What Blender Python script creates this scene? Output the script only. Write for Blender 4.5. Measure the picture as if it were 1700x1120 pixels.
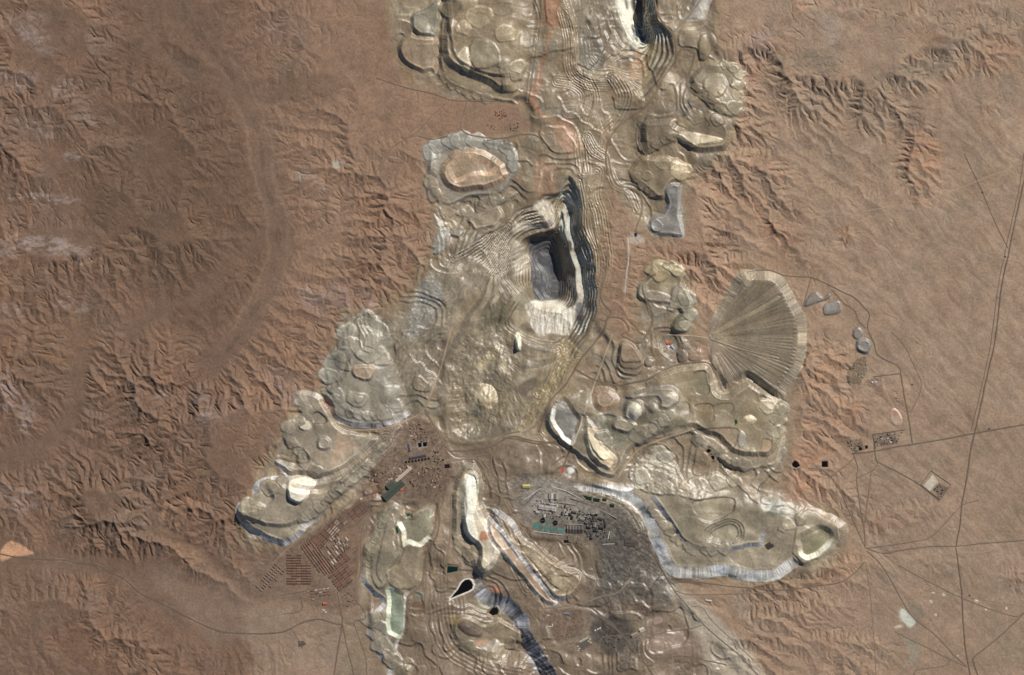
import bpy, math, random
import numpy as np

# ------------------------------------------------------------------ camera, sky, sun, exposure
scene = bpy.context.scene
for o in list(bpy.data.objects):
    bpy.data.objects.remove(o, do_unlink=True)
PX = 9.0                      # metres covered by one unit of the survey grid
CX, CY = 850.0, 560.0
CAM_H = 45000.0
cam_data = bpy.data.cameras.new("survey_camera")
cam = bpy.data.objects.new("survey_camera", cam_data)
scene.collection.objects.link(cam)
cam.location = (0, 0, CAM_H)
cam.rotation_euler = (0, 0, 0)
cam_data.sensor_width = 36.0
cam_data.lens = 36.0 * CAM_H / (1700 * PX)
cam_data.clip_start = 100.0
cam_data.clip_end = 200000.0
scene.camera = cam

SUN_EL, SUN_AZ = 39.0, 42.0   # degrees above the horizon, degrees clockwise from north
world = bpy.data.worlds.new("World")
scene.world = world
world.use_nodes = True
wn = world.node_tree
wn.nodes.clear()
w_out = wn.nodes.new("ShaderNodeOutputWorld")
w_bg = wn.nodes.new("ShaderNodeBackground")
w_sky = wn.nodes.new("ShaderNodeTexSky")
w_sky.sky_type = 'NISHITA'
w_sky.sun_disc = False
w_sky.sun_elevation = math.radians(SUN_EL)
w_sky.sun_rotation = math.radians(SUN_AZ)
w_sky.altitude = 2800.0
w_bg.inputs[1].default_value = 0.05
wn.links.new(w_sky.outputs[0], w_bg.inputs[0])
wn.links.new(w_bg.outputs[0], w_out.inputs[0])

sun_data = bpy.data.lights.new("sun", 'SUN')
sun_data.energy = 4.2
sun_data.angle = math.radians(0.5)
sun_data.color = (1.0, 0.955, 0.89)
sun = bpy.data.objects.new("sun", sun_data)
scene.collection.objects.link(sun)
az, el = math.radians(SUN_AZ), math.radians(SUN_EL)
sun.rotation_euler = (math.pi / 2 - el, 0, math.pi - az)
sun.location = (math.sin(az) * 3000, math.cos(az) * 3000, 3000)

vs = scene.view_settings
vs.view_transform = 'Standard'
vs.look = 'None'
vs.exposure = 0.0
vs.gamma = 1.0
vs.use_curve_mapping = False

# ------------------------------------------------------------------ survey grid and small maths helpers
G = 1.3
X0, Y0, X1, Y1 = -60.0, -50.0, 1762.0, 1170.0
NX, NY = int((X1 - X0) / G) + 1, int((Y1 - Y0) / G) + 1
gx = (X0 + np.arange(NX) * G).astype(np.float32)
gy = (Y0 + np.arange(NY) * G).astype(np.float32)
XX, YY = np.meshgrid(gx, gy)
rng = np.random.default_rng(7)

def vnoise(xx, yy, scale, seed):
    r = np.random.default_rng(seed)
    L = 256
    lat = r.random((L, L), dtype=np.float32) * 2 - 1
    if xx is XX and yy is YY:                     # regular grid: interpolate columns once, then rows
        u = gx / scale + 1000.0; v = gy / scale + 1000.0
        iu = np.floor(u).astype(np.int32); iv = np.floor(v).astype(np.int32)
        fu = (u - iu).astype(np.float32); fv = (v - iv).astype(np.float32)
        fu = fu * fu * fu * (fu * (fu * 6 - 15) + 10); fv = (fv * fv * fv * (fv * (fv * 6 - 15) + 10))[:, None]
        R_ = lat[:, iu & 255] * (1 - fu) + lat[:, (iu + 1) & 255] * fu
        return R_[iv & 255] * (1 - fv) + R_[(iv + 1) & 255] * fv
    u = xx / scale + 1000.0
    v = yy / scale + 1000.0
    iu = np.floor(u).astype(np.int32); iv = np.floor(v).astype(np.int32)
    fu = (u - iu).astype(np.float32); fv = (v - iv).astype(np.float32)
    fu = fu * fu * fu * (fu * (fu * 6 - 15) + 10); fv = fv * fv * fv * (fv * (fv * 6 - 15) + 10)
    iu &= 255; iv &= 255
    iu1 = (iu + 1) & 255; iv1 = (iv + 1) & 255
    return (lat[iv, iu] * (1 - fu) + lat[iv, iu1] * fu) * (1 - fv) + (lat[iv1, iu] * (1 - fu) + lat[iv1, iu1] * fu) * fv

def fbm(xx, yy, scale, octs, seed, gain=0.5):
    a, s, t = 1.0, 0.0, 0.0
    for k in range(octs):
        s = s + a * vnoise(xx, yy, scale, seed + 31 * k)
        t += a
        a *= gain
        scale /= 2.03
    return s / t

def sstep(a, b, x):
    t = np.clip((x - a) / (b - a), 0, 1)
    return t * t * (3 - 2 * t)

def srgb(c):
    c = np.asarray(c, dtype=np.float32) / 255.0
    return np.where(c <= 0.04045, c / 12.92, ((c + 0.055) / 1.055) ** 2.4).astype(np.float32)

LIT = np.array([0.93, 0.93, 0.93], dtype=np.float32)      # how bright flat white ground turns out under this sun and sky
def alb(*c):
    return np.clip(srgb(c) / LIT, 0.004, 0.85)

def resize(a, ny, nx):
    iy = np.linspace(0, a.shape[0] - 1, ny); ix = np.linspace(0, a.shape[1] - 1, nx)
    return bil(a, ix[None, :] + 0 * iy[:, None], iy[:, None] + 0 * ix[None, :])

def bil(a, fx, fy):
    fx = np.clip(fx, 0, a.shape[1] - 1.001); fy = np.clip(fy, 0, a.shape[0] - 1.001)
    ix = fx.astype(np.int32); iy = fy.astype(np.int32)
    tx = (fx - ix).astype(np.float32); ty = (fy - iy).astype(np.float32)
    return (a[iy, ix] * (1 - tx) + a[iy, ix + 1] * tx) * (1 - ty) + (a[iy + 1, ix] * (1 - tx) + a[iy + 1, ix + 1] * tx) * ty

def blur(a, n=1):
    for _ in range(n):
        p = np.pad(a, 1, mode='edge')
        a = (p[1:-1, 1:-1] * 4 + (p[:-2, 1:-1] + p[2:, 1:-1] + p[1:-1, :-2] + p[1:-1, 2:]) * 2
             + p[:-2, :-2] + p[:-2, 2:] + p[2:, :-2] + p[2:, 2:]) / 16.0
    return a

def seg_dist(xx, yy, pts, closed=False, param=False):
    """distance to a polyline; with param also arc length of the nearest point"""
    best = np.full(xx.shape, 1e9, dtype=np.float32)
    arc = np.zeros(xx.shape, dtype=np.float32) if param else None
    n = len(pts); L = 0.0
    for k in range(n if closed else n - 1):
        ax, ay = pts[k]; bx, by = pts[(k + 1) % n]
        dx, dy = bx - ax, by - ay
        l2 = dx * dx + dy * dy + 1e-9
        t = np.clip(((xx - ax) * dx + (yy - ay) * dy) / l2, 0, 1)
        d = (xx - ax - t * dx) ** 2 + (yy - ay - t * dy) ** 2
        m = d < best
        best = np.where(m, d, best)
        l = math.sqrt(l2)
        if param:
            arc = np.where(m, L + t * l, arc)
        L += l
    best = np.sqrt(best)
    return (best, arc) if param else best

def full_dist(xx, yy, pts, closed=True, signed=True):
    """distance over the whole grid, worked out on every third node"""
    a, b = xx[::3, ::3], yy[::3, ::3]
    d = seg_dist(a, b, pts, closed)
    if signed:
        d = d * np.where(inside(a, b, pts), 1, -1)
    iy = np.arange(NY) / 3.0; ix = np.arange(NX) / 3.0
    return bil(d, ix[None, :] + 0 * iy[:, None], iy[:, None] + 0 * ix[None, :])

def inside(xx, yy, pts):
    r = np.zeros(xx.shape, dtype=bool)
    n = len(pts)
    for k in range(n):
        ax, ay = pts[k]; bx, by = pts[(k + 1) % n]
        if ay == by:
            continue
        c = (ay > yy) != (by > yy)
        r ^= c & (xx < (bx - ax) * (yy - ay) / (by - ay) + ax)
    return r

def smooth(pts, closed=True, n=4):
    P = [tuple(p) for p in pts]
    out = []
    m = len(P)
    for k in range(m if closed else m - 1):
        if closed:
            p0, p1, p2, p3 = P[k - 1], P[k], P[(k + 1) % m], P[(k + 2) % m]
        else:
            p0, p1, p2, p3 = P[max(k - 1, 0)], P[k], P[k + 1], P[min(k + 2, m - 1)]
        for j in range(n):
            t = j / n
            q = []
            for a in (0, 1):
                q.append(0.5 * (2 * p1[a] + (p2[a] - p0[a]) * t + (2 * p0[a] - 5 * p1[a] + 4 * p2[a] - p3[a]) * t * t
                                + (3 * p1[a] - p0[a] - 3 * p2[a] + p3[a]) * t ** 3))
            out.append((q[0], q[1]))
    if not closed:
        out.append(P[-1])
    return out

TILE = {'P': (0, 0, 1.0)}
for r, yy_ in zip('ABCD', (0, 270, 550, 830)):
    for c, xx_ in enumerate((0, 420, 840, 1260)):
        TILE[r + str(c + 1)] = (xx_, yy_, 3.861)
TILE.update({'E1': (700, 280, 4.667), 'E2': (660, 500, 4.667), 'E3': (380, 640, 4.667), 'E4': (560, 760, 4.667),
             'E5': (560, 900, 4.722), 'E6': (1120, 430, 4.667), 'E7': (900, 560, 4.667), 'E8': (840, 760, 5.989)})
def T(s):
    """'A2 x,y x,y B2 x,y' -> points on the survey grid"""
    out = []; o = TILE['P']
    for w in s.split():
        if w in TILE:
            o = TILE[w]
        else:
            a, b = w.split(',')
            out.append((o[0] + float(a) / o[2], o[1] + float(b) / o[2]))
    return out

def window(pts, pad):
    xs = [p[0] for p in pts]; ys = [p[1] for p in pts]
    j0 = max(0, int((min(xs) - pad - X0) / G)); j1 = min(NX, int((max(xs) + pad - X0) / G) + 2)
    i0 = max(0, int((min(ys) - pad - Y0) / G)); i1 = min(NY, int((max(ys) + pad - Y0) / G) + 2)
    return slice(i0, max(i1, i0)), slice(j0, max(j1, j0))

# ------------------------------------------------------------------ natural desert relief: uplift of hill country cut by its own streams
def blob(xx, yy, cx, cy, rx, ry, rot=0.0):
    c, s = math.cos(math.radians(rot)), math.sin(math.radians(rot))
    u = ((xx - cx) * c + (yy - cy) * s) / rx; v = (-(xx - cx) * s + (yy - cy) * c) / ry
    return np.clip(1.4 - 1.0 * np.sqrt(u * u + v * v), 0, 1)

HILLS = [  # centre, radii, turn, strength
    (70, 60, 150, 120, 0, .8), (60, 230, 170, 110, 0, .85), (90, 440, 170, 110, 0, .7), (255, 380, 150, 120, 20, .6), (230, 130, 140, 90, 20, .5),
    (340, 210, 80, 110, 0, .5), (60, 650, 150, 130, 0, .75), (260, 680, 190, 130, 10, 1.0), (360, 800, 140, 120, 30, .95),
    (150, 800, 170, 90, 0, .8), (60, 850, 120, 90, 0, .5), (190, 890, 130, 60, 15, 1.0), (300, 900, 120, 70, 35, .8), (150, 1020, 120, 70, 30, .75), (40, 1050, 100, 110, 0, .35),
    (230, 1080, 90, 60, 60, .7), (320, 1110, 150, 40, 0, .4), (330, 1010, 60, 30, 20, .4), (450, 100, 90, 80, 20, .45), (440, 40, 120, 50, 0, .4),
    (520, 220, 120, 90, 40, .5), (600, 340, 140, 90, 20, .75), (640, 440, 120, 90, 0, .85), (560, 520, 130, 90, 20, .75), (480, 600, 130, 90, 40, .8), (440, 700, 120, 110, 30, .95),
    (430, 430, 60, 130, 0, .4), (380, 370, 60, 60, 0, .35), (600, 60, 90, 60, 0, .15), (660, 270, 90, 50, 0, .5),
    (1220, 60, 90, 90, 0, .6), (1200, 200, 100, 110, 40, .6), (1230, 330, 140, 100, 40, .75), (1180, 440, 120, 90, 0, .7), (1300, 420, 90, 60, 40, .6),
    (1030, 430, 40, 150, 0, .55), (1350, 130, 90, 90, 50, .75), (1330, 40, 120, 70, 0, .6), (1440, 60, 120, 70, 40, .6), (1460, 180, 70, 60, 40, .75), (1530, 115, 100, 45, -20, .85), (1640, 60, 120, 80, 0, .7), (1560, 30, 100, 40, 0, .5),
    (1530, 270, 42, 75, 0, .8), (1390, 280, 110, 80, 45, .35), (1405, 390, 22, 22, 0, .6), (1640, 180, 26, 20, 0, .5), (1365, 620, 60, 70, 0, .8), (1380, 700, 70, 60, 10, .85), (1350, 760, 60, 40, 0, .7), (1330, 800, 60, 40, 0, .7),
    (1360, 840, 90, 60, 0, .6), (1500, 865, 90, 28, -15, .55), (1330, 960, 110, 35, -15, .7), (1330, 1040, 130, 70, 0, .6), (1260, 1090, 110, 60, 0, .7), (1400, 1090, 110, 60, 0, .7), (1570, 940, 40, 25, 0, .5), (1690, 965, 40, 30, 0, .5),
    (1270, 560, 60, 90, 0, .4), (1400, 980, 60, 25, 0, .45), (680, 200, 60, 60, 0, .2),
]
WASHES = [
    (smooth(T('P 290,-80 300,0 330,50 372,108 402,160 428,220 440,300 462,380 455,450 420,520 380,580 350,610'), False), 20, 26),
    (smooth(T('P 250,-80 250,0 255,60 270,95 350,140 400,165'), False), 12, 10),
    (smooth(T('P 130,560 125,640 110,700 75,745 20,760 -80,765'), False), 16, 22),
    (smooth(T('P -80,915 40,925 120,935 200,950 260,990 350,1050 420,1052 520,1045 560,1120 570,1200'), False), 16, 16),
    (smooth(T('P 250,960 330,1000 420,1040'), False), 26, 14),
    (smooth(T('P 410,990 380,960 300,900 250,880'), False), 8, 10),
    (smooth(T('P 210,560 260,520 330,480 400,420 440,390'), False), 10, 10),
    (smooth(T('P 540,150 480,150 440,160'), False), 22, 8),
]
def erode(h, U, K, dxm, iters, kdt, udt, m=0.45, seed=3, diff=0.1):
    ny, nx = h.shape
    N = ny * nx
    idx = np.arange(N).reshape(ny, nx)
    border = np.zeros((ny, nx), bool); border[0] = border[-1] = True; border[:, 0] = border[:, -1] = True
    r_ = np.random.default_rng(seed)
    nb = [(-1, 0, 1), (1, 0, 1), (0, -1, 1), (0, 1, 1), (-1, -1, 1.414), (-1, 1, 1.414), (1, -1, 1.414), (1, 1, 1.414)]
    bflat = border.ravel()
    for it in range(iters):
        h = h + np.where(border, 0, U * udt)
        best = np.zeros((ny, nx), np.float32); rec = idx.copy(); dist = np.ones((ny, nx), np.float32)
        p = np.pad(h, 1, mode='edge')
        jit = 0.75 + 0.5 * r_.random((len(nb), ny, nx), dtype=np.float32)
        for q, (dy, dx, l) in enumerate(nb):
            s = (h - p[1 + dy:1 + dy + ny, 1 + dx:1 + dx + nx]) / l * jit[q]
            mm = s > best
            best = np.where(mm, s, best)
            rec = np.where(mm, idx + dy * nx + dx, rec)
            dist = np.where(mm, l, dist)
        rec[border] = idx[border]
        rec = rec.ravel()
        order = np.argsort(h.ravel(), kind='stable')
        A = [1.0] * N
        rl = rec.tolist()
        ol = order.tolist()
        for i in reversed(ol):
            r0 = rl[i]
            if r0 != i:
                A[r0] += A[i]
        A = np.array(A, dtype=np.float32)
        F = (K.ravel() * kdt * A ** m / (dxm * dist.ravel())).tolist()
        hl = h.ravel().tolist()
        for i in ol:
            r0 = rl[i]
            if r0 != i:
                f = F[i]
                v = (hl[i] + f * hl[r0]) / (1 + f)
                if v < hl[i]:
                    hl[i] = v
        h = np.array(hl, dtype=np.float32).reshape(ny, nx)
        if diff:
            hb = blur(h)
            h = h + (hb - h) * diff
    return h, A.reshape(ny, nx)

def regional(xx, yy):
    r = -0.11 * (xx - 850) * sstep(1000, 1500, xx) * 0.5 - 0.05 * (yy - 560)
    r = r + 30 * sstep(1300, 700, xx) * sstep(200, 700, xx)
    r = r - (0.10 * (xx - 1000) + 0.10 * (yy - 420)) * sstep(1060, 1360, xx)
    return r.astype(np.float32)

def uplift_fields(cX, cY):
    wx = cX + 10 * fbm(cX, cY, 60, 3, 11); wy = cY + 10 * fbm(cX, cY, 60, 3, 12)
    U = np.zeros_like(cX)
    for (a, b, c, d, e, f) in HILLS:
        U = np.maximum(U, f * sstep(0, 0.9, blob(wx, wy, a, b, c, d, e)))
    wash = np.zeros_like(cX)
    h = regional(cX, cY)
    for pts, w, dip in WASHES:
        d = seg_dist(wx, wy, pts[::2])
        h = h - dip * np.exp(-(d / (w * 3.0)) ** 2)
        wash = np.maximum(wash, sstep(w * 1.5, w * 0.7, d))
    U = U * (1 - 0.95 * wash) * (0.75 + 0.5 * fbm(cX, cY, 90, 3, 5))
    return U, wash, h, 0.20 + 0.22 * sstep(1100, 1350, cX) + (0.8 - 0.22 * sstep(1100, 1350, cX)) * sstep(0.02, 0.25, U)

CN = 2
cX, cY = XX[::CN, ::CN], YY[::CN, ::CN]
U, wash_c, h, K = uplift_fields(cX, cY)
h = h + 2.0 * fbm(cX, cY, 40, 4, 21) + 0.6 * rng.random(cX.shape, dtype=np.float32) + 25 * U
h, A = erode(h, U, K, G * CN * PX, 21, 10.0, 9.5, m=0.47, diff=0.16)
# carry to the fine grid through a slight warp, then let fine rills cut in
fx = (XX - X0) / (G * CN) + 1.6 * fbm(XX, YY, 14, 2, 41) + 2.0 * fbm(XX, YY, 34, 2, 43)
fy = (YY - Y0) / (G * CN) + 1.6 * fbm(XX, YY, 14, 2, 42) + 2.0 * fbm(XX, YY, 34, 2, 44)
GR = bil(h, fx, fy)
UF = bil(U, fx, fy); WF = bil(wash_c, fx, fy); KF = bil(K, fx, fy)
GR = GR + (0.5 + 5 * UF) * fbm(XX, YY, 9, 3, 51) + 0.3 * rng.random(XX.shape, dtype=np.float32)
GR, AF = erode(GR, UF * 0, KF * (1 - 0.7 * WF), G * PX, 1, 8.0, 0.0, seed=9, diff=0.2)
GR = GR.astype(np.float32)
LOGA = np.log1p(blur(AF, 1))
RG = regional(XX, YY)
GR = RG + (GR - RG) * (0.64 + 0.14 * sstep(500, 300, XX) - sstep(1060, 1250, XX) * (.42 - .36 * sstep(.12, .55, UF)))
GR = (GR * 1.3 - blur(GR, 2) * 0.3).astype(np.float32)
LA1 = np.log1p(AF)
GR -= (sstep(2.4, 5.5, LA1) * (3.2 + 0.4 * sstep(1150, 1320, XX) + 7.5 * sstep(0.08, 0.5, UF)) * (1 - 0.35 * WF)).astype(np.float32)
PLAIN = (1 - sstep(0.05, 0.3, UF)) * sstep(1150, 1320, XX) * (.25 + 1.0 * sstep(-.35, .5, fbm(XX, YY, 130, 3, 45)))
lin = fbm((XX * 0.77 - YY * 0.64) + 26 * fbm(XX, YY, 110, 3, 46), (XX * 0.64 + YY * 0.77) * 0.16, 11, 4, 79, .62)
GR += (PLAIN * 5.0 * lin).astype(np.float32)

# ------------------------------------------------------------------ the mine laid out on that desert: shared surface, soil colours, owners
MINE = smooth(T('P 690,-90 1160,-90 1185,60 1225,130 1205,250 1140,300 1130,385 1075,390 1010,300 995,480 1005,540 1050,570 1060,470 1090,435 1145,470 1150,560 1178,562 '
                '1240,452 1300,462 1335,560 1310,660 1312,760 1300,830 1395,860 1395,925 1300,968 1120,965 1150,1010 1260,1210 640,1210 640,1120 600,1020 596,900 600,860 480,905 395,880 480,700 540,640 575,520 640,512 720,400 712,240 860,232 866,172 760,158 665,110'), True, 3)
mwx = XX + 9 * fbm(XX, YY, 30, 3, 57); mwy = YY + 9 * fbm(XX, YY, 30, 3, 58)
dm = full_dist(mwx, mwy, MINE)
im = dm > 0
dm = np.abs(dm)
mine_soft = np.where(im, sstep(0, 14, dm), 0).astype(np.float32)
mine_col = np.where(im, 0.5 + 0.5 * sstep(0, 18, dm), 0.5 - 0.5 * sstep(0, 12, dm)).astype(np.float32)
BASE = blur(regional(XX, YY), 1)
smoothG = resize(blur(GR[::8, ::8], 6), NY, NX)
S = GR * (1 - mine_soft) + (smoothG * 0.6 + BASE * 0.4) * mine_soft
S = S.astype(np.float32)
ROUGH = 0.25 + 0.75 * mine_soft
S += ROUGH * (1.6 * fbm(XX, YY, 7, 2, 61) + 4.0 * mine_soft * fbm(XX, YY, 30, 2, 62))
def lobes(scale, levels, height, seed, warp=14, edge=.16):
    tn = (0.85 * vnoise(XX + warp * vnoise(XX, YY, scale * .9, seed + 1), YY + warp * vnoise(XX, YY, scale * .9, seed + 2), scale, seed) + .10 * vnoise(XX, YY, scale * .3, seed + 3)) * levels
    tf = np.floor(tn); fr = tn - tf
    gy_, gx_ = np.gradient(tn)
    g_ = np.sqrt(gx_ ** 2 + gy_ ** 2) / G + 1e-4               # levels per grid unit
    wd = np.clip(g_ * 2.3, 0.04, .8)
    return height * (tf + np.clip(fr / wd, 0, 1) + .28 * np.exp(-((fr - wd * 1.25) / (wd * .5)) ** 2) - .35 * fr)
quiet = smooth(T('P 945,290 990,350 1005,440 1008,560 965,640 905,725 780,760 740,740 735,620 745,500 770,430 850,350'), True, 3)
dq = full_dist(XX, YY, quiet)
S += mine_soft * sstep(6, -10, dq) * (lobes(58, 3.0, 11.0, 161) + lobes(26, 2.0, 3.0, 171, 6))
OWN = np.zeros((NY, NX), np.int32)
COL = np.zeros((NY, NX, 3), np.float32)

# desert colours
wX = XX + 16 * fbm(XX, YY, 40, 3, 71); wY = YY + 16 * fbm(XX, YY, 40, 3, 72)
def mixcol(mask, c, win=None):
    m = mask[..., None]
    if win is None:
        COL[...] = COL * (1 - m) + np.asarray(c, np.float32) * m
    else:
        COL[win] = COL[win] * (1 - m) + np.asarray(c, np.float32) * m
COL[...] = alb(123, 98, 81)
mixcol(sstep(330, 560, wX), alb(146, 118, 97))
mixcol(sstep(900, 1200, wX), alb(161, 134, 111))
mixcol(sstep(1250, 1500, wX - 0.35 * (wY - 500)) * 0.85, alb(157, 134, 113))
n1 = fbm(XX, YY, 70, 4, 73); n2 = fbm(XX, YY, 38, 4, 74); n3 = fbm(XX, YY, 110, 3, 75)
hill = sstep(0.1, 0.5, UF)
mixcol(sstep(0.05, 0.55, n1) * hill * 0.55 * sstep(1500, 300, XX), alb(148, 115, 92))
mixcol(sstep(0.1, 0.6, n2) * hill * 0.55, alb(126, 106, 92))
mixcol(sstep(0.15, 0.6, -n2) * hill * 0.6 * sstep(1000, 1300, XX), alb(166, 131, 106))
mixcol(sstep(0.25, 0.7, n3) * hill * 0.5 * sstep(600, 300, XX), alb(112, 90, 76))
mixcol(WF * 0.55, alb(119, 97, 81))
PATCH = [  # x, y, rx, ry, turn, colour, strength : outcrops, alteration zones, tuff, dark domes
    (60, 66, 34, 16, 25, (168, 152, 145), .8), (30, 38, 40, 14, 0, (140, 118, 102), .6), (128, 148, 34, 24, 10, (172, 150, 135), .75), (28, 135, 34, 16, 0, (150, 135, 128), .7),
    (70, 215, 50, 14, 10, (160, 140, 130), .7), (160, 195, 30, 16, 10, (165, 148, 132), .7), (215, 235, 60, 14, 5, (150, 128, 112), .6), (122, 260, 16, 6, 10, (165, 155, 148), .8),
    (70, 328, 52, 9, 6, (186, 166, 156), .85), (82, 408, 62, 16, 10, (178, 162, 156), .85), (20, 412, 34, 14, 0, (160, 146, 140), .7), (150, 435, 22, 7, 5, (190, 160, 132), .8),
    (120, 505, 30, 12, 20, (168, 148, 138), .7), (15, 515, 30, 14, 0, (160, 140, 130), .6), (185, 450, 16, 10, 0, (160, 142, 132), .6), (12, 640, 18, 34, 0, (160, 142, 138), .75),
    (42, 690, 14, 30, 0, (158, 140, 136), .7), (30, 830, 46, 22, 5, (156, 138, 130), .65), (340, 685, 18, 40, -20, (150, 138, 134), .7), (270, 655, 10, 8, 0, (160, 145, 140), .6), (55, 30, 30, 12, 0, (150, 130, 118), .5),
    (228, 85, 14, 15, 0, (96, 82, 71), .7), (310, 110, 30, 20, 20, (104, 90, 78), .6), (322, 168, 30, 34, 0, (100, 84, 71), .65), (180, 108, 46, 34, 0, (112, 88, 74), .6),
    (205, 360, 70, 60, 0, (104, 86, 72), .5), (260, 345, 50, 26, 0, (98, 84, 72), .5), (290, 450, 60, 25, 10, (104, 88, 74), .5), (360, 360, 40, 34, 0, (140, 108, 82), .6), (350, 270, 60, 30, -25, (116, 94, 80), .5),
    (120, 570, 60, 40, 0, (138, 108, 82), .5), (180, 800, 70, 40, 0, (112, 92, 76), .5), (30, 590, 50, 30, 0, (124, 92, 72), .5), (60, 780, 60, 20, 0, (106, 88, 74), .5), (60, 1010, 60, 60, 0, (122, 102, 86), .5), (120, 1060, 50, 22, 0, (142, 104, 82), .5),
    (235, 860, 60, 20, 30, (134, 112, 92), .4), (280, 860, 16, 34, -10, (168, 134, 100), .6), (310, 920, 26, 16, 20, (170, 138, 106), .6),
    (470, 45, 40, 20, 0, (138, 118, 108), .5), (505, 60, 16, 30, 0, (120, 104, 92), .5), (480, 110, 20, 20, 0, (112, 100, 88), .5), (500, 292, 14, 7, 15, (160, 152, 138), .7), (566, 270, 9, 6, 0, (160, 160, 150), .8), (532, 305, 22, 7, 20, (165, 145, 132), .6),
    (600, 420, 30, 40, 0, (122, 98, 82), .6), (620, 400, 30, 16, 0, (118, 96, 82), .6), (640, 360, 60, 40, 0, (154, 116, 90), .4), (560, 490, 30, 20, 20, (148, 128, 122), .5), (610, 500, 14, 26, -10, (160, 138, 130), .6), (520, 500, 16, 30, -30, (152, 134, 128), .5),
    (690, 60, 70, 40, 0, (136, 106, 88), .5), (480, 560, 40, 50, 20, (140, 104, 82), .4), (480, 640, 20, 40, -40, (148, 128, 124), .4),
    (1360, 100, 40, 22, 10, (122, 112, 98), .75), (1350, 160, 26, 22, 0, (128, 112, 98), .6), (1378, 50, 20, 22, 0, (165, 150, 138), .6), (1420, 25, 60, 16, 30, (128, 112, 98), .6), (1262, 70, 18, 34, 0, (158, 138, 130), .5),
    (1450, 165, 24, 30, 0, (124, 112, 98), .6), (1530, 115, 60, 20, -20, (124, 114, 100), .7), (1600, 65, 50, 10, -20, (132, 120, 106), .6), (1660, 90, 40, 34, 0, (150, 112, 88), .6), (1535, 60, 40, 14, 0, (165, 128, 98), .5),
    (1530, 265, 30, 55, -15, (164, 126, 99), .7), (1405, 390, 18, 13, 0, (160, 122, 96), .5), (1640, 180, 13, 11, 0, (146, 114, 92), .5), (1680, 150, 16, 40, -30, (136, 120, 104), .6),
    (1605, 345, 16, 26, -25, (134, 118, 104), .55), (1300, 245, 30, 20, 0, (130, 112, 98), .6), (1195, 395, 16, 34, 20, (118, 96, 82), .65), (1180, 405, 40, 18, -25, (128, 102, 84), .5), (1280, 300, 30, 18, 0, (140, 120, 106), .5), (1290, 385, 50, 24, 20, (150, 112, 88), .6),
    (1120, 440, 60, 30, -10, (158, 122, 98), .5), (1365, 620, 44, 50, 0, (166, 130, 104), .6), (1385, 700, 46, 40, 10, (162, 126, 101), .6), (1345, 755, 34, 20, 0, (158, 118, 94), .6), (1330, 810, 36, 26, 0, (164, 122, 98), .55),
    (1470, 868, 26, 12, -10, (148, 100, 76), .6), (1540, 862, 30, 8, -30, (112, 94, 82), .7), (1345, 955, 80, 22, -15, (140, 108, 86), .6), (1320, 1010, 40, 18, 0, (128, 98, 82), .5), (1330, 1050, 80, 40, 0, (138, 108, 92), .4), (1290, 1090, 30, 20, 0, (152, 112, 92), .5), (1400, 1085, 40, 26, 0, (140, 108, 90), .5),
    (1573, 952, 18, 10, 0, (112, 96, 84), .8), (1555, 938, 20, 5, -5, (112, 92, 80), .7), (1690, 965, 14, 9, 20, (130, 98, 80), .7), (1470, 965, 10, 14, 0, (128, 108, 92), .7), (1462, 1030, 14, 5, 30, (112, 94, 82), .7), (1620, 855, 14, 14, 0, (128, 106, 90), .4), (1630, 970, 10, 14, 0, (132, 110, 94), .4),
    (1505, 1025, 11, 12, -20, (196, 196, 178), .9), (1520, 1010, 20, 14, 45, (140, 126, 110), .6), (1517, 1078, 10, 30, 0, (148, 136, 118), .7), (1545, 1050, 44, 12, 42, (142, 122, 104), .7), (1560, 905, 60, 3, -5, (170, 148, 128), .5), (1500, 940, 40, 6, 40, (158, 136, 118), .4),
    (1230, 1010, 34, 8, 45, (160, 150, 136), .7), (1195, 1060, 60, 10, 48, (170, 162, 148), .75), (1225, 1105, 30, 12, 40, (172, 164, 150), .75), (1150, 1000, 22, 8, 45, (160, 150, 134), .6), (1100, 1060, 50, 30, 0, (158, 136, 118), .5), (1095, 1030, 12, 8, -30, (186, 160, 146), .8),
]
for (a, b, rx, ry, rot, c, st) in PATCH:
    win = window([(a - rx - ry, b - rx - ry), (a + rx + ry, b + rx + ry)], 24)
    mixcol(sstep(0.0, 0.75, blob(wX[win] * 0.55 + XX[win] * 0.45, wY[win] * 0.55 + YY[win] * 0.45, a, b, rx, ry, rot)) * st * (.62 if a < 450 and sum(c) > 400 else .95) * sstep(-.5 if a > 450 else -.3, .35, fbm(XX[win] + .5 * YY[win], YY[win] * 2.2, 14, 4, 77, .65)), alb(*c), win)
zone_dark = smooth(T('P 120,130 200,60 270,50 330,90 390,160 430,240 452,330 458,400 436,480 398,540 350,560 270,530 180,470 130,400 120,300 150,220'))
dz_ = full_dist(wX, wY, zone_dark)
mixcol(sstep(-6, 26, dz_) * .6 * (1 - .6 * WF), alb(108, 86, 70))
dw_ = full_dist(XX, YY, WASHES[0][0], False, False)
mixcol(np.exp(-((dw_ + 7 * fbm(XX, YY, 30, 2, 59)) / 2.0) ** 2) * .6, alb(100, 83, 71))
mixcol(np.exp(-((dw_ - 17 + 7 * fbm(XX, YY, 30, 2, 60)) / 3.0) ** 2) * .35 * (XX > 380), alb(150, 124, 104))
mixcol(sstep(4.2, 6.2, LOGA) * .5 * WF, alb(104, 86, 73))
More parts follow.
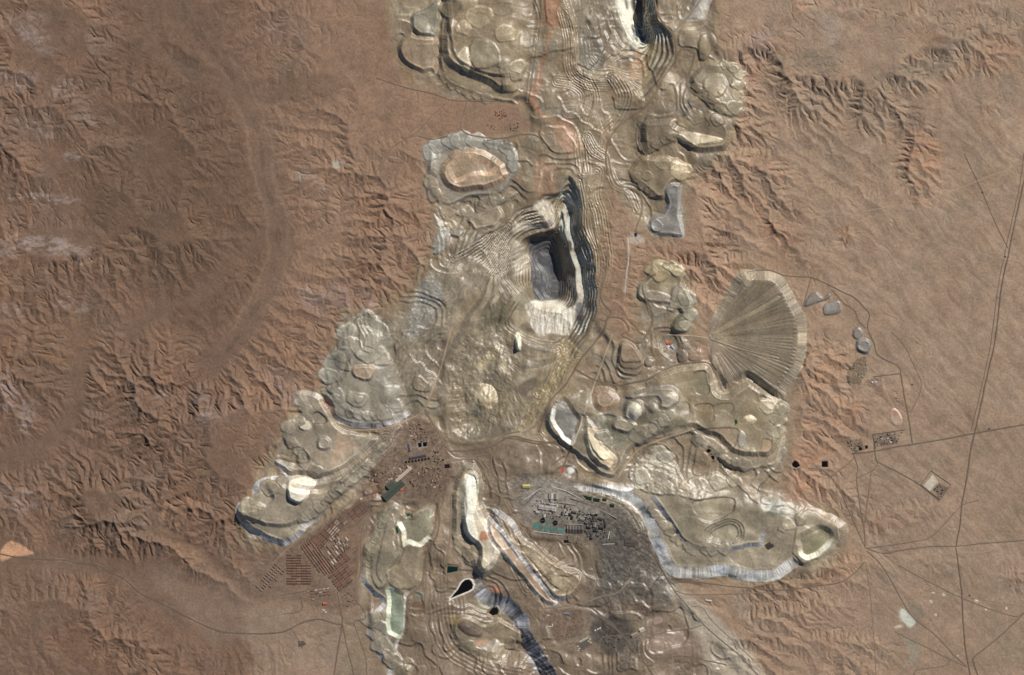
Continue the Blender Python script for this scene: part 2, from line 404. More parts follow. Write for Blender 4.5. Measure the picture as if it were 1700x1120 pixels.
# washed sand in the stream beds of the open plain
mixcol(sstep(4.6, 7.0, LOGA) * 0.30 * (1 - hill) * sstep(1150, 1350, XX), alb(176, 150, 126))
mixcol(sstep(3.0, 6.0, LOGA) * 0.18 * hill, alb(176, 146, 120))
mixcol(sstep(0.05, 0.45, lin) * 0.5 * PLAIN, alb(138, 113, 94))
mixcol(sstep(0.05, 0.45, -lin) * 0.5 * PLAIN, alb(172, 147, 122))
for s_, c_, st_ in (('P 400,990 480,1000 560,1000 600,1010 640,1120 640,1230 330,1230 420,1110 400,1060', (150, 128, 109), .85), ('P 240,955 300,950 400,985 420,1050 350,1065 290,1010', (140, 117, 100), .7),
                     ('P 330,930 400,950 430,900 410,960 380,990', (140, 117, 100), .6), ('P 1120,975 1300,985 1440,950 1700,940 1700,1230 1240,1230', (150, 128, 109), .5), ('P 1410,780 1600,700 1790,690 1790,930 1460,930', (154, 131, 111), .55)):
    pz = smooth(T(s_)); dzz = full_dist(wX, wY, pz)
    mixcol(sstep(-14, 22, dzz) * st_, alb(*c_))
mixcol(mine_col * 0.9, alb(151, 135, 109))
def tracks(m, scale, seed, c, k, wid=0.022):
    t_ = fbm(XX, YY, scale, 3, seed)
    gy_, gx_ = np.gradient(t_)
    g_ = np.sqrt(gx_ ** 2 + gy_ ** 2) + 1e-4
    mixcol(m * sstep(1.5, 0.4, np.abs(t_ - 0.08) / g_) * k, alb(*c))
def ground_tone(m):
    mixcol(m * sstep(0.1, 0.5, n2) * .55, alb(168, 154, 132))
    mixcol(m * sstep(0.1, 0.5, -n2) * .5, alb(130, 114, 95))
    mixcol(m * sstep(0.15, 0.5, fbm(XX, YY, 26, 3, 78)) * .5, alb(146, 140, 128))
    mixcol(m * sstep(0.2, 0.5, fbm(XX, YY, 20, 3, 80)) * .4, alb(168, 138, 112))
    mixcol(m * sstep(0.25, 0.6, fbm(XX, YY, 44, 3, 82)) * .55, alb(196, 180, 152))
ground_tone(mine_col)

def rubble(s_, amp, ang, sc, aniso, cvar, feather=6, strength=1.0, c=None, seed=86):
    """broken ground with a grain: relief and tone drawn out along one bearing"""
    pts = smooth(T(s_))
    win = window(pts, feather + 2)
    d = seg_dist(XX[win], YY[win], pts, True) * np.where(inside(XX[win], YY[win], pts), 1, -1)
    m = sstep(0, feather, d + 4 * fbm(XX[win], YY[win], 18, 2, 88)) * strength
    if c is not None:
        mixcol(m, alb(*c), win)
    a = math.radians(ang); xx, yy = XX[win], YY[win]
    xx = xx + 3 * fbm(xx, yy, 22, 2, 89); yy = yy + 3 * fbm(xx, yy, 22, 2, 90)
    u = (xx * math.cos(a) + yy * math.sin(a)) / aniso; v = -xx * math.sin(a) + yy * math.cos(a)
    n = fbm(u, v, sc, 4, seed, .62)
    S[win] += amp * m * n
    q = fbm(u + 40, v, sc * .8, 4, seed + 7, .65)
    COL[win] *= (1 + cvar * (m * q)[..., None])

def level(s_, strength=.9, feather=6):
    """graded yard: take the bumps out of a patch of ground"""
    pts = T(s_)
    win = window(pts, feather + 6)
    d = seg_dist(XX[win], YY[win], pts, True) * np.where(inside(XX[win], YY[win], pts), 1, -1)
    loc = S[win]
    sm_ = resize(blur(loc[::8, ::8], 6), *loc.shape)
    m = sstep(-feather, feather, d) * strength
    S[win] = loc * (1 - m) + sm_ * m

def zone(pts, c, feather=4, strength=1.0, rough=0.0, warp=0.35, sc=6, sm=True):
    pts = smooth(pts) if sm else pts
    win = window(pts, feather + 4)
    xx = XX[win] * (1 - warp) + wX[win] * warp; yy = YY[win] * (1 - warp) + wY[win] * warp
    d = seg_dist(xx, yy, pts, True) * np.where(inside(xx, yy, pts), 1, -1)
    m = sstep(-feather * 0.5, feather, d) * strength
    mixcol(m, alb(*c), win)
    if rough:
        S[win] += rough * m * fbm(XX[win], YY[win], sc, 3, 83)

PARTS = [None]            # owner number -> (thing key, part name)
THINGS = {}               # thing key -> dict(label, category, group, kind)
def thing_def(key, label=None, category=None, group=None, kind=None):
    THINGS[key] = dict(label=label, category=category, group=group, kind=kind)
def part_id(key, part):
    PARTS.append((key, part))
    return len(PARTS) - 1

def lift(key, part, pts, rise, top=None, face=None, w=None, dome=0.0, tilt=None, rough=0.0, streak=0.5, taper=None, wob=1.0, lip=None, own=True, sm=True, soft=None, fmask=None, flatten=0.0):
    """one lift of tipped rock (or a cut if rise < 0) on the current surface: flat top, batter at the angle of repose, scalloped edge"""
    pts = smooth(pts) if sm else pts
    rise *= 1.22
    win = window(pts, 3)
    xx, yy = XX[win], YY[win]
    d, arc = seg_dist(xx, yy, pts, True, True)
    ins = inside(xx, yy, pts)
    d = d * np.where(ins, 1, -1)
    sc = vnoise(arc, 0 * arc, 10.0, 91) * 1.0 + vnoise(arc, 0 * arc, 3.2, 92) * 0.22
    d = d + wob * sc * sstep(30, 0, np.abs(d))
    if flatten:
        loc = S[win]
        sm_ = resize(blur(loc[::6, ::6], 5), *loc.shape) if min(loc.shape) > 12 else np.full_like(loc, loc.mean())
        mfl = sstep(-3, 4, d) * flatten
        if soft is not None:
            mfl = mfl * sstep(1.0, soft[1], seg_dist(xx, yy, T(soft[0])))
        S[win] = loc * (1 - mfl) + sm_ * mfl
    if w is None:
        w = max(abs(rise) / 6.6, 1.6)
    t = np.clip(d / w, 0, 1)
    gul = 1 + 0.10 * vnoise(arc, 0 * arc, 1.7, 93) * np.sin(np.pi * t)
    k = np.ones_like(xx) if taper is None else taper(xx, yy)
    if soft is not None:
        k = k * sstep(1.0, soft[1], seg_dist(xx, yy, T(soft[0])))
    if lip is None:
        lip = 3.5 if rise >= 20 and w < 16 else 0.0
    S[win] += rise * np.clip(t * gul, 0, 1) * k
    if lip:
        S[win] += lip * np.exp(-((d - w - 1.0) / 1.3) ** 2) * (d > 0) * k
    if dome:
        dmx = max(float(d.max()), 1e-3)
        q = np.clip(d / dmx, 0, 1)
        S[win] += dome * (1 - (1 - q) ** 2) * (d > 0)
    if tilt is not None:
        cx = sum(p[0] for p in pts) / len(pts); cy = sum(p[1] for p in pts) / len(pts)
        S[win] -= ((xx - cx) * tilt[0] + (yy - cy) * tilt[1]) * t * PX * k
    if rough:
        S[win] += rough * t * fbm(xx, yy, 7, 3, 84)
    if top is not None:
        mixcol(sstep(w - 1.0, w + 1.0, d) * sstep(.05, .5, k) * (0.88 + 0.12 * fbm(xx, yy, 24, 2, 85)), alb(*top), win)
    if face is not None:
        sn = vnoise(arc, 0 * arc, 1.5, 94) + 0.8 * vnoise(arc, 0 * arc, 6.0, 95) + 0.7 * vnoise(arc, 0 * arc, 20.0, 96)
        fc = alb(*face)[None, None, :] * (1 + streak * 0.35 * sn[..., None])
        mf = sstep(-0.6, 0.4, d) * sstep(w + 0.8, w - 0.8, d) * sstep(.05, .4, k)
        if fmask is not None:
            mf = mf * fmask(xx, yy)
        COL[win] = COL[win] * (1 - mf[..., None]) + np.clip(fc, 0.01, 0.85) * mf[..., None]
    if lip and top is not None:  # pale rock along the crest, sun glint put into its colour
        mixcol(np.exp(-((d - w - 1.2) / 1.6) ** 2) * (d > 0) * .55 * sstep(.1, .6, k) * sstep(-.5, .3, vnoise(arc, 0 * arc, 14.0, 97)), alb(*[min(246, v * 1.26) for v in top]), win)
    if own and key:
        OWN[win][(d > -0.5) & (k > .04)] = part_id(key, part)
    return win, d

BENCH = 34.0
def pit(key, contours, rim_col, bench=BENCH, flat=(206, 192, 164), riser_c=(108, 100, 88), bright=None):
    """nested contours (points, level) -> benched excavation; each bench is its own part"""
    polys = [(smooth(p), z) for p, z in contours]
    win = window(polys[0][0], 4)
    xx = XX[win] + 3.0 * fbm(XX[win], YY[win], 26, 2, 101); yy = YY[win] + 3.0 * fbm(XX[win], YY[win], 26, 2, 102)
    ds = [seg_dist(xx, yy, p, True) for p, z in polys]
    ins = [inside(xx, yy, p) for p, z in polys]
    z = np.zeros(xx.shape, np.float32)
    for k in range(len(polys)):
        if k + 1 < len(polys):
            t = ds[k] / (ds[k] + ds[k + 1] + 1e-6)
            v = polys[k][1] + (polys[k + 1][1] - polys[k][1]) * t
        else:
            v = polys[k][1] + 0 * xx
        z = np.where(ins[k], v, z)
    ph = z / bench + 0.25 * fbm(XX[win], YY[win], 50, 2, 103)
    fl = np.floor(ph); fr = ph - fl
    zb = bench * (fl + sstep(0.48, 0.96, fr)) - 0.25 * bench * fbm(XX[win], YY[win], 50, 2, 103)
    edge = sstep(0, 6, ds[0])
    zz = (z * 0.25 + zb * 0.75) * edge + z * (1 - edge)
    S[win] += np.where(ins[0], zz, 0)
    if rim_col is not None:
        mixcol(np.where(ins[0], sstep(0, 4, ds[0]), 0) * 0.9, alb(*rim_col), win)
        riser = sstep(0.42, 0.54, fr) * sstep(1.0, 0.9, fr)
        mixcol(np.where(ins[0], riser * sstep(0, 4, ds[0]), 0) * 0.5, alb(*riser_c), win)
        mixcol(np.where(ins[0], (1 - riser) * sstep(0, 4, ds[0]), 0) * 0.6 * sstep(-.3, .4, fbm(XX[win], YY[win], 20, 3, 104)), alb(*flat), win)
    if bright is not None:                                # pale rock on these flats; riser shade put into the colour
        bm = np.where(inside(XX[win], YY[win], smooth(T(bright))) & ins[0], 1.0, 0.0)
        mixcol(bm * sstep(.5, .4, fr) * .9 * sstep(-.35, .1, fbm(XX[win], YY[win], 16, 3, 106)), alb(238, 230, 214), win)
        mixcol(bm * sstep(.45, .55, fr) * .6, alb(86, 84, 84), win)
    lev = np.clip(-fl, 0, 40).astype(np.int32)
    o = OWN[win]
    for L in np.unique(lev[ins[0]]):
        o[ins[0] & (lev == L)] = part_id(key, 'bench')
    return win, z

# colour of worked ground, large zones first
zone(T('P 600,1210 600,1010 640,900 700,800 760,740 900,735 960,780 1000,900 1130,985 1260,1210'), (142, 124, 104), 10)
rubble('P 780,375 700,470 655,520 640,570 655,690 705,690 722,640 745,560 790,490 860,440', 13, -58, 5.0, 4.0, .38, 12, .85, (152, 141, 121))
rubble('P 690,480 720,450 740,500 700,560 670,560', 12, -40, 3, 2, .5, 8, .8, (160, 156, 148), 96)
zone(T('P 620,740 690,690 745,745 752,785 735,825 640,835 590,850'), (128, 107, 90), 5, .9, rough=3, sc=4)
zone(T('P 398,962 440,915 480,905 560,850 620,828 625,880 600,900 592,950 600,1005 560,1012 440,990 405,990'), (128, 107, 91), 5, .9, sm=False)
zone(T('D2 215,345 300,280 600,60 700,10 760,60 640,180 690,260 660,530 560,600 380,640 220,560'), (122, 98, 82), 4, .8, sm=False)
zone(T('P 850,790 930,790 1010,822 1060,850 1100,920 1130,985 1085,1000 1000,1000 985,960 975,905 880,890 855,840'), (126, 119, 109), 16, .85, rough=3, sc=4, warp=.8)
zone(T('P 960,850 1010,845 1050,870 1070,920 1040,960 1000,960 985,900 960,890'), (92, 87, 81), 18, .8, warp=.9)
zone(T('P 960,880 1060,855 1110,930 1150,1000 1100,1015 1060,1000 1010,1060 960,1010 985,930'), (96, 90, 83), 24, .55, warp=.9)
zone(T('P 870,800 940,790 960,830 1000,850 960,860 880,850'), (165, 158, 150), 8, .55)
zone(T('P 985,1030 1030,1020 1060,1050 1060,1085 1010,1090 980,1060'), (84, 79, 73), 8, .85)
zone(T('P 900,1015 960,1010 965,1050 930,1065 905,1050'), (118, 98, 82), 4, .8)
zone(T('D3 930,880 1050,840 1240,830 1300,900 1340,1010 1200,1000 1090,1000 960,1010 905,950'), (152, 131, 114), 4, .9)
zone(T('P 1255,590 1190,590 1175,570 1150,580 1120,590 1130,620 1200,625'), (168, 134, 112), 5, .6)
zone(T('A3 215,-60 240,140 270,200 200,460 140,690 320,800 400,900 440,870 330,770 200,690 230,480 300,200 370,180 300,-60'), (178, 132, 100), 5, .85)
zone(T('A3 300,800 400,740 470,880 500,960 400,1000 340,960'), (196, 160, 132), 6, .8)
zone(T('B3 180,0 300,0 330,260 290,380 230,360 200,280'), (176, 140, 112), 8, .7)

# ------------------------------------------------------------------ open pits
thing_def('north_pit', 'stepped open pit at the top edge with bright white benches', 'open pit', kind='structure')
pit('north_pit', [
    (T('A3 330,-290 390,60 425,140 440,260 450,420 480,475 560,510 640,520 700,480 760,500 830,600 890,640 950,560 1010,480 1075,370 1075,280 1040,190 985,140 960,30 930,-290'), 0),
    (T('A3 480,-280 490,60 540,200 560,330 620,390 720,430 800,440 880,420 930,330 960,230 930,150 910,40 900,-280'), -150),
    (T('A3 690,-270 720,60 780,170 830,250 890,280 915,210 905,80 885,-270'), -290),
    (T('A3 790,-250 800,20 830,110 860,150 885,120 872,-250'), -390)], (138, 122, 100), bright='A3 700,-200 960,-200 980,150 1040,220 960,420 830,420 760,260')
thing_def('main_pit', 'vast stepped open pit with dark blue shadow and white benches in the middle', 'open pit', kind='structure')
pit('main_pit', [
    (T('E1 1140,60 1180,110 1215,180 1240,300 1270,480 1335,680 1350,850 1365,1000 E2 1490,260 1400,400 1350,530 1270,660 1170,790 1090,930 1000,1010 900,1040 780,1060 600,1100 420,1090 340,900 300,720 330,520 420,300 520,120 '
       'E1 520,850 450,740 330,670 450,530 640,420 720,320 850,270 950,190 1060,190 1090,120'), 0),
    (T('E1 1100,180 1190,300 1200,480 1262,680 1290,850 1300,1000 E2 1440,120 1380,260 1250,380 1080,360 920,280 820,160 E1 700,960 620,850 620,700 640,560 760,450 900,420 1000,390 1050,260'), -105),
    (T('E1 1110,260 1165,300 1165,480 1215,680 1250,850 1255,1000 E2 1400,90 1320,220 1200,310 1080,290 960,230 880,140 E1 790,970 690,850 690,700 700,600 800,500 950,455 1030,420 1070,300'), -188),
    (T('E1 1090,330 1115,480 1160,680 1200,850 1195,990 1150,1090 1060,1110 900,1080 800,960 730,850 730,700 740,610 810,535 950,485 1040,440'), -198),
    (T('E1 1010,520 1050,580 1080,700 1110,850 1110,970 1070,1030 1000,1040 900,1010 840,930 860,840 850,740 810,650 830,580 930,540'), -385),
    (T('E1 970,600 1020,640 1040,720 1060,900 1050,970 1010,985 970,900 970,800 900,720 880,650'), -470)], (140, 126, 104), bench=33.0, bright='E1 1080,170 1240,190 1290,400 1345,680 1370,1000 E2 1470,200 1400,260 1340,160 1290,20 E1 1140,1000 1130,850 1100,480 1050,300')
# the older southern bowl, partly filled with slumped and tipped rock
lift(None, '', T('E2 430,350 600,150 860,130 960,300 1000,480 900,640 850,800 760,980 600,1060 460,1040 400,800 380,560'), -42, None, None, w=26, wob=3, rough=7)
rubble('E2 400,380 600,150 860,130 960,300 1020,480 920,660 860,820 780,1000 600,1080 440,1060 370,800 350,560', 13, 104, 6, 3.0, .32, 14, 1.0, (144, 132, 110))
rubble('E2 400,380 600,150 860,130 960,300 1020,480 920,660 860,820 780,1000 600,1080 440,1060 370,800 350,560', 14, 60, 22, 1.2, .25, 14, 1.0, None, 187)
rubble('E2 700,20 830,0 880,60 860,180 740,230 640,150', 16, 100, 6, 2.5, .3, 8, .9, (128, 120, 96))
rubble('E2 620,540 760,420 860,330 880,250 820,300 700,400 600,500', 12, 40, 4, 2, .3, 5, .8, (172, 156, 122))
rubble('E2 1080,280 1240,300 1180,560 1060,700 960,880 860,1020 960,1010 1090,930 1170,790 1270,660 1350,530 1420,380 1300,270', 20, 118, 3.4, 3.2, .55, 5, .9, (164, 148, 116))
rubble('E2 760,830 880,680 980,740 1000,860 900,980 800,960', 9, 70, 3, 4, .3, 5, .9, (152, 138, 114))
rubble('E2 370,520 520,560 540,800 520,1040 400,1080 320,900', 10, 85, 6, 4, .25, 8, .8, (146, 130, 106))
rubble('E2 540,560 700,500 860,520 900,640 820,700 760,620 640,620', 12, 60, 6, 2, .3, 8, .8, (150, 138, 116))
zone(T('E2 560,800 640,790 680,860 600,900'), (118, 112, 98), 8, .8)
thing_def('cone_heap', 'pale smooth cone of tipped rock on the floor of the old pit bowl', 'spoil heap')
lift('cone_heap', 'slope', T('E2 580,770 600,700 650,640 720,650 770,700 775,780 720,830 640,830'), 6, (190, 174, 142), (186, 170, 140), w=6, dome=48, wob=.5)
lift(None, '', T('E2 690,690 720,640 745,700 745,790 700,800'), 4, (214, 200, 170), None, w=5, dome=10, wob=.3)
for s_, c_ in (('E2 780,500 840,490 860,560 800,570', (214, 202, 176)), ('E2 850,420 920,400 980,440 920,470', (190, 176, 148)), ('E2 630,480 690,470 680,530 620,540', (206, 192, 160)), ('E2 700,570 770,570 770,640 700,640', (96, 90, 82)), ('E2 960,200 1060,180 1080,240 980,250', (104, 94, 82))):
    zone(T(s_), c_, 8, .7)
thing_def('pale_heap', 'small bright white heap on the western pit slope', 'spoil heap')
lift('pale_heap', 'slope', T('E2 905,300 915,250 945,245 960,320 950,380 920,370'), 8, (240, 232, 205), (240, 232, 205), w=5, dome=34, tilt=(.5, -.5), wob=.4)
# pale dust and leached rock on benches
WH = (236, 228, 212)
for s_, c_, st_ in (('E1 1080,200 1150,190 1180,280 1110,260', WH, .85), ('E1 1060,380 1120,400 1130,560 1060,520', WH, .7),
                ('E1 1110,400 1160,420 1172,540 1140,560 1118,520', WH, .9), ('E1 1150,640 1200,650 1225,740 1195,760 1165,720', WH, .85), ('E1 1195,800 1240,810 1252,900 1200,890', WH, .85), ('E1 860,740 940,730 990,780 1005,900 960,820 880,770', (225, 218, 205), .8),
                ('E2 1030,-10 1100,-10 1130,40 1090,70 1040,60', WH, .85), ('E2 1170,10 1260,20 1330,60 1360,160 1330,280 1290,180 1250,90 1190,60', WH, .85), ('E1 1140,860 1250,880 1280,1100 1150,1100 1200,1000', (220, 210, 195), .75), ('E1 830,1010 1100,1010 1110,1100 830,1100', WH, .8),
                ('E1 700,560 800,600 800,640 700,620', (196, 187, 170), .5), ('E1 700,420 850,410 960,460 800,480 700,510', (218, 208, 190), .75), ('E1 690,950 830,980 840,1040 740,1060', (178, 170, 148), .9), ('E1 1160,280 1230,300 1240,480 1190,470', (206, 188, 158), .6),
                ('A3 700,-80 790,-80 830,60 860,160 850,300 800,260 740,120', WH, .95), ('A3 690,180 760,200 800,330 730,330', (196, 180, 150), .6), ('A3 820,300 880,330 830,380', (215, 180, 140), .6), ('A3 880,300 940,330 920,420 870,400', (206, 190, 150), .6),
                ('A3 900,250 1000,300 960,420 880,620 830,600 880,450', (176, 160, 122), .7), ('A3 780,400 900,350 920,400 880,480 800,520', (184, 144, 104), .5), ('A3 450,120 540,180 640,400 560,450 480,430', (118, 112, 98), .7)):
    zone(T(s_), c_, 4, st_)
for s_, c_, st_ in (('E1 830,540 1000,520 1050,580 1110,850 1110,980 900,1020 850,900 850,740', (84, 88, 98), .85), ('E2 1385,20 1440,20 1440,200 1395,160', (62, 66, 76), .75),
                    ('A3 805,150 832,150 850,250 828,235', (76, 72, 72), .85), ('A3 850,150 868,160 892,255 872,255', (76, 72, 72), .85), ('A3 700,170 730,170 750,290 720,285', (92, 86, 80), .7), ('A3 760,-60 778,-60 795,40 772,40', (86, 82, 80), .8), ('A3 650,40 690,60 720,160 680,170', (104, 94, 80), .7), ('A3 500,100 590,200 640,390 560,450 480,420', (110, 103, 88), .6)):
    zone(T(s_), c_, 3, st_, warp=.15)  # dark pit floor and wall strips: shade put into the colour
rubble('E2 1000,20 1150,10 1300,40 1390,30 1370,180 1330,280 1200,260 1060,250', 12, 92, 3.4, 6, .95, 5, .95, (222, 213, 198), 211)
rubble('E1 690,540 800,560 850,620 860,740 830,820 690,840', 9, -28, 3.6, 6, .9, 9, .8, (190, 181, 164), 213)
rubble('E1 860,270 960,220 1040,310 1045,450 1000,465 920,395', 10, 62, 4, 3, .5, 7, .95, (230, 216, 196), 215)
# terraces down the west pit side, lit and shaded bands put into the colour
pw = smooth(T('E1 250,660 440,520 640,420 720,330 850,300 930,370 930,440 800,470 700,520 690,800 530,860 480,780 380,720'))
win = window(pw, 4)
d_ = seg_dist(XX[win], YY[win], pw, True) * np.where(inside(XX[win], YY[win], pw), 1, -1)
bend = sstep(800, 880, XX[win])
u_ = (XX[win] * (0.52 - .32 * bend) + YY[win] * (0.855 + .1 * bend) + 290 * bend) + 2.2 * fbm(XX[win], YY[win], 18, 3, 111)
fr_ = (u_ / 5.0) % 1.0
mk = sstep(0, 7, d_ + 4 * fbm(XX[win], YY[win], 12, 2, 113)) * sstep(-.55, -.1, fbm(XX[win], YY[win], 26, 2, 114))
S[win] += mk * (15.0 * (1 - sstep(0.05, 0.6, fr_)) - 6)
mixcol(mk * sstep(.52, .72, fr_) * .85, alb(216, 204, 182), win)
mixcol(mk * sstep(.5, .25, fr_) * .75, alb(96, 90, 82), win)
# steps along the eastern pit shoulder
def steps(pts, n, spacing, drop, c=None, side=1, w=1.2):
    """a flight of narrow terraces running along a line"""
    pts = smooth(pts, False)
    win = window(pts, n * spacing + 4)
    d = seg_dist(XX[win], YY[win], pts) + 0.8 * fbm(XX[win], YY[win], 14, 2, 112)
    fr = (np.clip(d / spacing, 0, n)) % 1.0
    S[win] += drop * (sstep(0.05, 0.4, fr) - fr) * 1.4 * sstep(n * spacing, (n - .6) * spacing, d)
    if c is not None:
        mixcol(sstep(n * spacing, (n - .6) * spacing, d) * sstep(.4, .6, fr) * 0.5, alb(*c), win)
steps(T('E1 1350,300 1380,460 1410,640 1425,760 1400,900'), 2, 4.5, 9)
steps(T('E1 1280,160 1300,300 1320,450 1360,600'), 2, 4, 9)
steps(T('A3 390,-40 430,120 440,260 450,430 540,500 620,500'), 2, 4, 8)
steps(T('A3 180,0 215,130 180,350 140,650'), 1, 6, 8)
steps(T('B2 1300,600 1500,500 1640,400'), 3, 4.5, 7)
steps(T('E5 860,480 880,640 940,790 1080,880 1250,960 1480,1010 1560,1100'), 5, 6.5, 6)
steps(T('E4 800,700 790,900 800,1100'), 3, 6, 3.5)
steps(T('E4 1200,420 1300,640 1400,840 1480,1000'), 3, 5, 7)
steps(T('D3 -40,240 120,420 300,700 330,860'), 3, 5, 6)
steps(T('P 960,600 930,660 905,715'), 3, 4, 7, (176, 156, 118))
steps(T('A3 520,520 560,620 520,760 480,900 500,1100'), 3, 4.5, 10, (176, 160, 130))
steps(T('A3 700,500 760,620 700,760 600,860 560,1000'), 3, 5, 10, (178, 160, 126))
steps(T('A3 330,520 430,540 500,600 480,700 400,720'), 3, 4, 9)
steps(T('A3 380,80 420,240 430,440 520,520 640,530'), 4, 4, 11, (170, 152, 122))
steps(T('A3 520,880 560,960 620,1000'), 3, 3.6, 16, (190, 180, 164))
steps(T('A3 870,800 860,900 900,1000'), 2, 4, 14)
steps(T('B3 580,60 560,200 600,330 620,480 640,620 610,760'), 3, 4.4, 12, (178, 160, 128))
steps(T('B3 470,120 500,300 500,420 560,560 570,700'), 2, 4.0, 13, (206, 190, 160))
steps(T('B3 660,40 700,140 790,190 840,300'), 2, 4.5, 8)
steps(T('E7 120,100 60,250 -20,420'), 3, 4.5, 9, (180, 160, 120))
steps(T('E7 180,120 120,260 60,420'), 2, 4.5, 9, (180, 160, 120))
steps(T('E8 700,300 900,370 1100,440 1220,520 1330,700'), 2, 4, 8, (206, 198, 176))
steps(T('C2 560,600 700,640 860,625 1010,560'), 2, 4, 9)
steps(T('E3 700,760 900,680 1080,540 1220,420'), 4, 4.6, 9, (190, 178, 156))
thing_def('hollow', 'deep dark cut behind the slag slope near the bottom edge', 'cutting', kind='structure')

# ------------------------------------------------------------------ waste dumps
GD = 'waste dumps around the pits'
def dump(key, label, lifts, group=GD, cat='waste dump'):
    thing_def(key, label, cat, group)
    for ia, a in enumerate(lifts):
        part, s_, rise = a[0], a[1], a[2]
        kw = dict(a[5]) if len(a) > 5 else {}
        if ia == 0:
            kw['flatten'] = .9
        f_ = a[4]
        raw = kw.pop('raw', False)
        if rise > 0 and not raw:
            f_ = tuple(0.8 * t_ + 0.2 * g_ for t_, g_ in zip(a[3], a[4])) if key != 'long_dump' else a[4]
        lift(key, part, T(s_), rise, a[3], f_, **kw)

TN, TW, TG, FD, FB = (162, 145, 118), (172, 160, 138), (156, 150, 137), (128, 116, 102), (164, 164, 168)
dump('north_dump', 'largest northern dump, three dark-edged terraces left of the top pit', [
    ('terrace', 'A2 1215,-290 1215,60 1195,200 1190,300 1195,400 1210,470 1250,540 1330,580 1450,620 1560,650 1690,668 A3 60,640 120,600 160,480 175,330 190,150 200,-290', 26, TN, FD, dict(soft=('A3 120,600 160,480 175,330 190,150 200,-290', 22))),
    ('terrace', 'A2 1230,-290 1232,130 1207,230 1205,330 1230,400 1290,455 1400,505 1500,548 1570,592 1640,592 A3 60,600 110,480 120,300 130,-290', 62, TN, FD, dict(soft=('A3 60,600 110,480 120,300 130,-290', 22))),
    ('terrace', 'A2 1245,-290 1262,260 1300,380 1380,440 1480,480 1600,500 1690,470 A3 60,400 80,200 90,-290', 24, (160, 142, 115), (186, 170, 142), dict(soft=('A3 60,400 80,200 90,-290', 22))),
    ('top', 'A2 1400,270 1460,255 1540,275 1580,330 1590,400 1550,435 1470,450 1410,430 1385,350', 12, (158, 144, 118), FD),
    ('mound', 'A2 1290,-40 1420,-40 1440,60 1400,150 1350,190 1290,90', 8, (186, 168, 136), (206, 190, 160), dict(dome=26, w=6)),
    ('mound', 'A2 1330,330 1380,310 1400,420 1370,470 1310,400', 6, (214, 196, 166), (220, 200, 168), dict(dome=16, w=5)),
    ('mound', 'A3 -30,520 20,480 70,500 80,570 40,600 -20,590', 10, TN, FD, dict(dome=8)),
])
dump('north_lobe', 'rounded brown tongue of the northern dump pointing out to the desert', [
    ('top', 'A2 1010,212 945,260 925,310 940,370 980,420 1040,452 1090,472 1140,462 1180,460 1180,240 1100,235 1040,222', 36, (172, 150, 124), FD, dict(tilt=(.01, .02)))])
dump('north_shelf', 'flat grey-green shelf on the upper flank of the northern dump', [
    ('top', 'A2 1205,5 1100,55 1030,80 1008,130 1018,190 1060,230 1130,238 1185,225', 30, (148, 142, 122), (186, 172, 148))])
dump('ring_dump', 'ring-shaped dump with orange inner rim and pale grey outer lobes', [
    ('terrace', 'A2 1118,1100 1125,1000 1140,940 1180,910 1250,885 1350,882 1450,885 1540,900 1630,925 1695,970 B2 1690,30 1660,110 1600,200 1480,215 1400,220 1330,250 1270,278 1200,262 1160,230 1130,190 1122,130 1118,40', 26, (156, 148, 134), (150, 146, 136)),
    ('terrace', 'A2 1195,1110 1210,1050 1250,1000 1300,960 1370,940 1450,950 1530,990 1600,1040 1630,1100 B2 1640,60 1620,120 1500,170 1420,178 1340,192 1270,178 1220,130 1195,70', 48, (180, 156, 129), (188, 156, 126)),
    ('hollow', 'B2 1250,40 A2 1265,1050 1330,1000 1400,990 1450,1005 1520,1040 1580,1090 B2 1600,50 1540,85 1420,85 1300,130', -12, (166, 144, 118), (198, 168, 138), dict(w=8)),
])
dump('tongue_dump', 'flat beige dump tongue with scalloped edge just above the pit benches', [
    ('top', 'B2 1370,360 1440,310 1560,270 1600,300 1610,350 1560,410 1500,420 1430,435 1390,400', 24, (172, 157, 136), FD),
    ('top', 'B2 1440,290 1500,270 1600,220 1690,180 1690,215 1600,262 1500,300 1460,312', 13, (150, 138, 120), FD)])
dump('sliver_dump', 'narrow pale dump lobe at the desert edge below the ring dump', [
    ('top', 'B2 1195,290 1260,275 1330,250 1300,330 1250,370 1215,365 1195,330', 15, (166, 148, 124), FD),
    ('top', 'B2 1158,325 1180,350 1215,375 1255,385 1245,408 1200,418 1170,395', 12, (206, 200, 188), FD),
    ('top', 'B2 1190,430 1260,420 1270,480 1230,560 1180,590 1150,570', 12, (166, 162, 152), (160, 156, 148)),
    ('top', 'B2 1260,430 1330,400 1360,440 1320,480 1275,475', 13, (150, 138, 120), FD)])
dump('white_pad', 'pale grey pad cut by a road at the top edge', [
    ('top', 'A3 1120,130 1180,60 1240,-60 1330,-60 1300,50 1260,120 1200,130', 14, (186, 180, 170), (190, 186, 178))])
dump('knob_dump', 'small olive knob of tipped rock beside the haul road loop', [
    ('mound', 'A3 1235,260 1260,215 1320,210 1350,270 1320,330 1270,390 1235,370', 12, (150, 134, 106), (140, 126, 102), dict(dome=16))])
